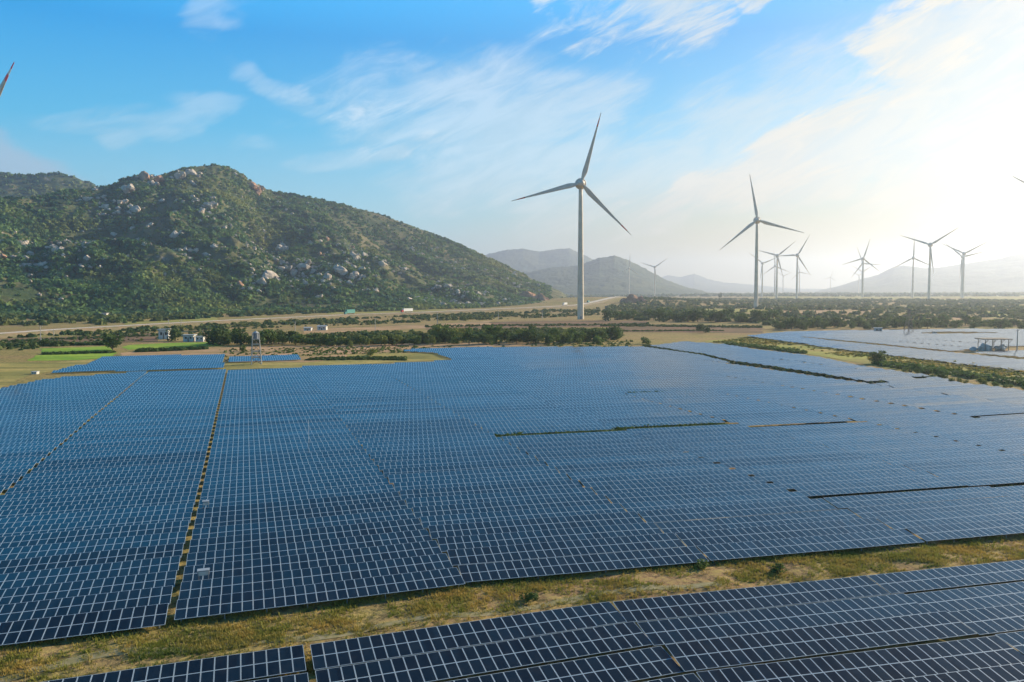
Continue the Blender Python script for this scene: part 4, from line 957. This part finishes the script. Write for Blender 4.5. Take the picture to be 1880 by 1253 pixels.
# ------------------------------------------------------------------ small structures
def water_tower():
    q = gp(471, 671); s_ = q[1]/F; h_ = 58*s_; w0 = 9*s_; e = empty('water_tower', (q[0], q[1], float(gh(q[0], q[1]))), .3, 'tall slender steel frame water tower with a small tank beyond the panels', 'water tower')
    for sx_ in (-1, 1):
        for sy_ in (-1, 1):
            b = MB(); b.sweep([(sx_*w0, sy_*w0, -.4), (sx_*w0*.62, sy_*w0*.62, h_)], [.26, .2], 6); b.build('leg', M['concrete'], e)
    for k, f_ in enumerate((.22, .42, .64, .8)):
        w_ = w0*(1-.38*f_); b = MB()
        for (a, c) in [((-1,-1),(1,-1)), ((1,-1),(1,1)), ((1,1),(-1,1)), ((-1,1),(-1,-1))]: b.tube((a[0]*w_, a[1]*w_, h_*f_), (c[0]*w_, c[1]*w_, h_*f_), .17, n=6)
        b.build('cross_beam', M['concrete'], e)
    b = MB()
    lv = [0, .22, .42, .64, .8]
    for i in range(4):
        wa, wb = w0*(1-.38*lv[i]), w0*(1-.38*lv[i+1])
        for s1 in (-1, 1): b.tube((-wa*s1, -wa, h_*lv[i]), (wb*s1, -wb, h_*lv[i+1]), .09, n=4); b.tube((wa, -wa*s1, h_*lv[i]), (wb, wb*s1, h_*lv[i+1]), .09, n=4)
    b.build('bracing', M['rust'], e)
    b = MB(); b.tube((0, 0, h_*.8), (0, 0, h_*.99), w0*.5, n=16); b.build('tank', M['greysheet'], e)
    b = MB(); b.sweep([(0, 0, h_*.99), (0, 0, h_*1.06)], [w0*.75, w0*.1], 12); b.build('roof', M['roof'], e)
water_tower()
def house(px, py, wpx, hpx, depth, label, door=True, roof='flat', wallm='wall', rz=.15, cat='building', name='house'):
    q = gp(px, py); s_ = q[1]/F; W = wpx*s_; Hh = hpx*s_; e = empty(name, (q[0], q[1], float(gh(q[0], q[1]))), rz, label, cat)
    b = MB(); b.box((0, 0, Hh*.45-.2), (W, depth, Hh*.9+.4)); b.build('wall', M[wallm], e)
    if roof == 'flat': b = MB(); b.box((0, 0, Hh*.94+.003), (W*1.25, depth*1.2, Hh*.09)); b.build('roof', M['roof'], e)
    else:
        b = MB(); b.raw([[-W*.56,-depth*.6,Hh*.9],[W*.56,-depth*.6,Hh*.9],[W*.56,0,Hh*1.15],[-W*.56,0,Hh*1.15],[-W*.56,depth*.6,Hh*.9],[W*.56,depth*.6,Hh*.9],[-W*.56,-depth*.6,Hh*.88],[W*.56,-depth*.6,Hh*.88],[-W*.56,depth*.6,Hh*.88],[W*.56,depth*.6,Hh*.88]],
              [[0,1,2,3],[3,2,5,4],[6,7,1,0],[9,8,4,5],[6,8,9,7],[1,7,9,5],[0,4,8,6]]); b.build('roof', M['roof'], e)
    for x in (-.22, .25):
        f_ = MB(); f_.box((x*W, -depth/2-.03, Hh*.55), (W*.2, .08, Hh*.28)); wf = f_.build('window', M['wood'], e)
        p_ = MB(); p_.box((x*W, -depth/2-.075, Hh*.55), (W*.16, .02, Hh*.22)); p_.build('pane', M['window'], wf)
    if door: d_b = MB(); d_b.box((0, -depth/2-.03, Hh*.3), (W*.13, .07, Hh*.58)); d_b.build('door', M['wood'], e)
    return e
house(302, 623, 17, 19, 5, 'white two storey house with overhanging flat roof left of the dark round tree', rz=.2)
house(348, 628, 18, 13, 5, 'low white building with grey roof behind the narrow green crop', rz=.1)
house(368, 628, 14, 10, 4, 'small open shed attached beside the low white building', door=False, rz=.1, name='shed', cat='shed')
house(193, 581, 9, 7, 6, 'tiny pale orange hut at the edge of the foot wood', rz=0, name='hut', cat='hut')
house(566, 607, 13, 6, 5, 'small whitish shed on the dirt patch below the road', roof='gable', rz=0, name='shed', cat='shed')
house(592, 606, 16, 8, 5, 'grey roofed open shed on the dirt patch, right of the whitish one', roof='gable', rz=0, name='shed', cat='shed')
house(1612, 610, 12, 9, 4, 'white control hut at the back of the distant right panels', rz=-.3, name='hut', cat='hut')
house(1716, 613, 6, 5, 3, 'tiny white kiosk among the distant right panels', rz=-.3, door=False, name='kiosk', cat='hut')
house(65, 688, 9, 5, 2, 'small white pump shed on the dry grass at the left', rz=.1, door=False, name='shed', cat='shed')
def truck(px, cabm, boxm, L, Wd, hh, label, off=2.4, flip=False, name='truck'):
    p_, an = on_road(px, off); e = empty(name, p_, an+(math.pi if flip else 0), label, 'truck')
    b = MB(); b.box((L*.08, 0, hh*.5+1.1), (L*.8, Wd, hh-.9)); b.build('cargo_box', M[boxm], e)
    b = MB(); b.box((-L*.42, 0, 1.9), (L*.13, Wd*.96, 2.2)); b.box((-L*.39, 0, 3.2), (L*.08, Wd*.9, .5)); cb = b.build('cab', M[cabm], e)
    b = MB(); b.box((-L*.486, 0, 2.3), (.06, Wd*.8, .8)); b.build('windscreen', M['window'], cb)
    b = MB(); b.box((0, 0, .85), (L*.94, Wd*.5, .3)); b.build('chassis', M['tyre'], e)
    for x in (-.42, -.1, .25, .38):
        for y in (-1, 1): b = MB(); b.tube((x*L, y*Wd*.42, .5), (x*L, y*Wd*.3, .5), .5, n=12); b.build('wheel', M['tyre'], e)
truck(748, 'truckred', 'truckwhite', 20, 2.6, 4.4, 'white box truck with red cab driving on the road, centre left')
truck(642, 'green', 'green', 17, 2.6, 5.0, 'green container truck on the road, left of the white box truck')
truck(1037, 'truckwhite', 'truckwhite', 13, 2.6, 4.2, 'small white truck on the road just left of the tallest tower')
truck(1083, 'green', 'green', 13, 2.5, 3.2, 'green truck on the road just right of the tallest tower')
truck(1146, 'greysheet', 'greysheet', 5, 1.9, 1.9, 'tiny dark car on the road near the excavated bank')
def pole(px, py, hpx, label, arms=True):
    q = gp(px, py); h_ = hpx*q[1]/F; e = empty('utility_pole', (q[0], q[1], float(gh(q[0], q[1]))), .4, label, 'utility pole')
    b = MB(); b.sweep([(0, 0, -.5), (0, 0, h_)], [.28, .17], 8); b.build('post', M['concrete'], e)
    if arms:
        b = MB(); b.box((0, .2, h_-.7), (2.4, .12, .14)); b.build('cross_arm', M['rust'], e)
        for x in (-1, 0, 1): b = MB(); b.tube((x, .2, h_-.63), (x, .2, h_-.2), .09, .05, 8); b.build('insulator', M['white'], e)
for a in [(75, 628, 30, 'pale concrete pole at the far left behind the green crop'), (99, 617, 12, 'short pole just right of the far left pole'), (333, 606, 18, 'pole behind the white house'), (310, 600, 12, 'small pole left behind the white house'),
          (542, 609, 19, 'pole left of the sheds on the dirt patch'), (689, 607, 24, 'tall pole below the white box truck'), (803, 595, 22, 'pole standing by the road right of the white truck'), (915, 588, 20, 'pole left of the tallest tower'),
          (996, 587, 16, 'pole just left of the tallest tower'), (1867, 648, 42, 'tall thin pole beside the canopy at right')]: pole(*a)
def mast(px, py, hpx, label):
    q = gp(px, py, 1.2); h_ = hpx*q[1]/F; e = empty('lightning_mast', (q[0], q[1], 0), 0, label, 'mast')
    b = MB(); b.sweep([(0, 0, -.4), (0, 0, 2.0+h_)], [.05, .03], 6); b.build('post', M['white'], e); b = MB(); b.tube((0, 0, 2.0+h_), (0, 0, 2.7+h_), .018, .008, 6); b.build('spike', M['steel'], e)
mast(567, 815, 36, 'thin white lightning mast rising from the centre left panels'); mast(1260, 746, 28, 'thin pale lightning mast among the right of centre panels')
def lattice():
    q = gp(1668, 612); s_ = q[1]/F; h_ = 46*s_; w0 = 6*s_; e = empty('lattice_tower', (q[0], q[1], float(gh(q[0], q[1]))), .3, 'steel lattice pylon behind the distant right panels', 'pylon')
    for sx_ in (-1, 1):
        for sy_ in (-1, 1): b = MB(); b.sweep([(sx_*w0, sy_*w0, -.3), (sx_*w0*.15, sy_*w0*.15, h_)], [.16, .1], 5); b.build('leg', M['rust'], e)
    b = MB(); lv = np.linspace(0, .95, 9)
    for i in range(8):
        wa, wb = w0*(1-.85*lv[i]), w0*(1-.85*lv[i+1])
        for s1 in (-1, 1):
            b.tube((-wa*s1, -wa, h_*lv[i]), (wb*s1, -wb, h_*lv[i+1]), .08, n=4); b.tube((wa, -wa*s1, h_*lv[i]), (wb, wb*s1, h_*lv[i+1]), .08, n=4)
            b.tube((-wa*s1, wa, h_*lv[i]), (wb*s1, wb, h_*lv[i+1]), .08, n=4)
    b.build('bracing', M['rust'], e)
    for f_, l_ in ((.72, 5), (.86, 4)): b = MB(); b.box((0, 0, h_*f_), (l_*2, .2, .25)); b.build('cross_arm', M['rust'], e)
lattice()
def canopy():
    q = gp(1823, 645); s_ = q[1]/F; W = 50*s_; h_ = 22*s_; D = 9; e = empty('canopy', (q[0], q[1], float(gh(q[0], q[1]))), -.12, 'open flat canopy on thin posts with heaps under it among the distant right panels', 'canopy')
    b = MB(); b.box((0, 0, h_), (W, D, .25)); 
    for x in np.linspace(-.48, .48, 9): b.box((x*W, 0, h_-.22), (.15, D*1.02, .18))
    b.build('roof', M['wood'], e)
    for x in (-.4, -.15, .15, .4):
        for y in (-1, 1):
            b = MB(); b.box((x*W, y*D*.38, h_/2-.2), (.22, .22, h_)); b.build('post', M['wood'], e)
            b = MB(); b.tube((x*W, y*D*.38, h_*.62), (x*W+1.5, y*D*.38, h_-.3), .08, n=5); b.build('brace', M['wood'], e)
    for dx, r_, lb in ((-4, 3.0, 'large pale wrapped heap under the left part of the canopy'), (2.5, 2.6, 'pale wrapped heap under the middle of the canopy')):
        o = link('wrapped_heap', npmesh_rock(dx)); o.location = (q[0]+dx, q[1]-1, float(gh(q[0], q[1]))+r_*.35); o.scale = (r_*1.2, r_, r_*.8); tag(o, lb, 'heap')
def npmesh_rock(dx):
    me = rmesh[(1 if dx < 0 else 3, 'rock')].copy(); me.materials.clear(); me.materials.append(M['pale']); return me
canopy()
def cabinet(px, py, wpx, label):
    q = gp(px, py, 1.3); s_ = q[1]/F; w_ = wpx*s_; e = empty('inverter_cabinet', (q[0], q[1], 0), A, label, 'electrical cabinet')
    b = MB(); b.box((0, 0, 1.85), (w_, .5, .42)); b.build('housing', M['greysheet'], e)
    b = MB(); b.box((0, -.29, 1.85), (w_*.86, .02, .36)); b.build('door', M['roof'], e)
    b = MB(); b.box((0, -.03, 2.13), (w_*1.08, .7, .04)); b.build('lid', M['lid'], e)
    for x in (-.42, .42): b = MB(); b.box((x*w_, 0, .7), (.07, .07, 1.8)); b.build('post', M['steel'], e)
cabinet(374, 1062, 20, 'larger grey cabinet between panel rows near the front left corridor'); cabinet(378, 932, 11, 'smaller grey cabinet between panel rows farther up the left corridor')

# ------------------------------------------------------------------ air
def haze():
    b = MB(); b.box((0, 0, 296), (30600, 30600, 610)); m_ = bpy.data.materials.new('haze_air'); m_.use_nodes = True; t = m_.node_tree
    t.nodes.remove(t.nodes['Principled BSDF']); v = t.nodes.new('ShaderNodeVolumePrincipled')
    v.inputs['Color'].default_value = (.69, .80, 1.0, 1); v.inputs['Density'].default_value = HAZE; v.inputs['Anisotropy'].default_value = .55
    t.links.new(v.outputs[0], t.nodes['Material Output'].inputs['Volume'])
    tag(b.build('haze', m_), 'thin bluish morning haze over the whole plain', 'haze', kind='stuff')
haze()
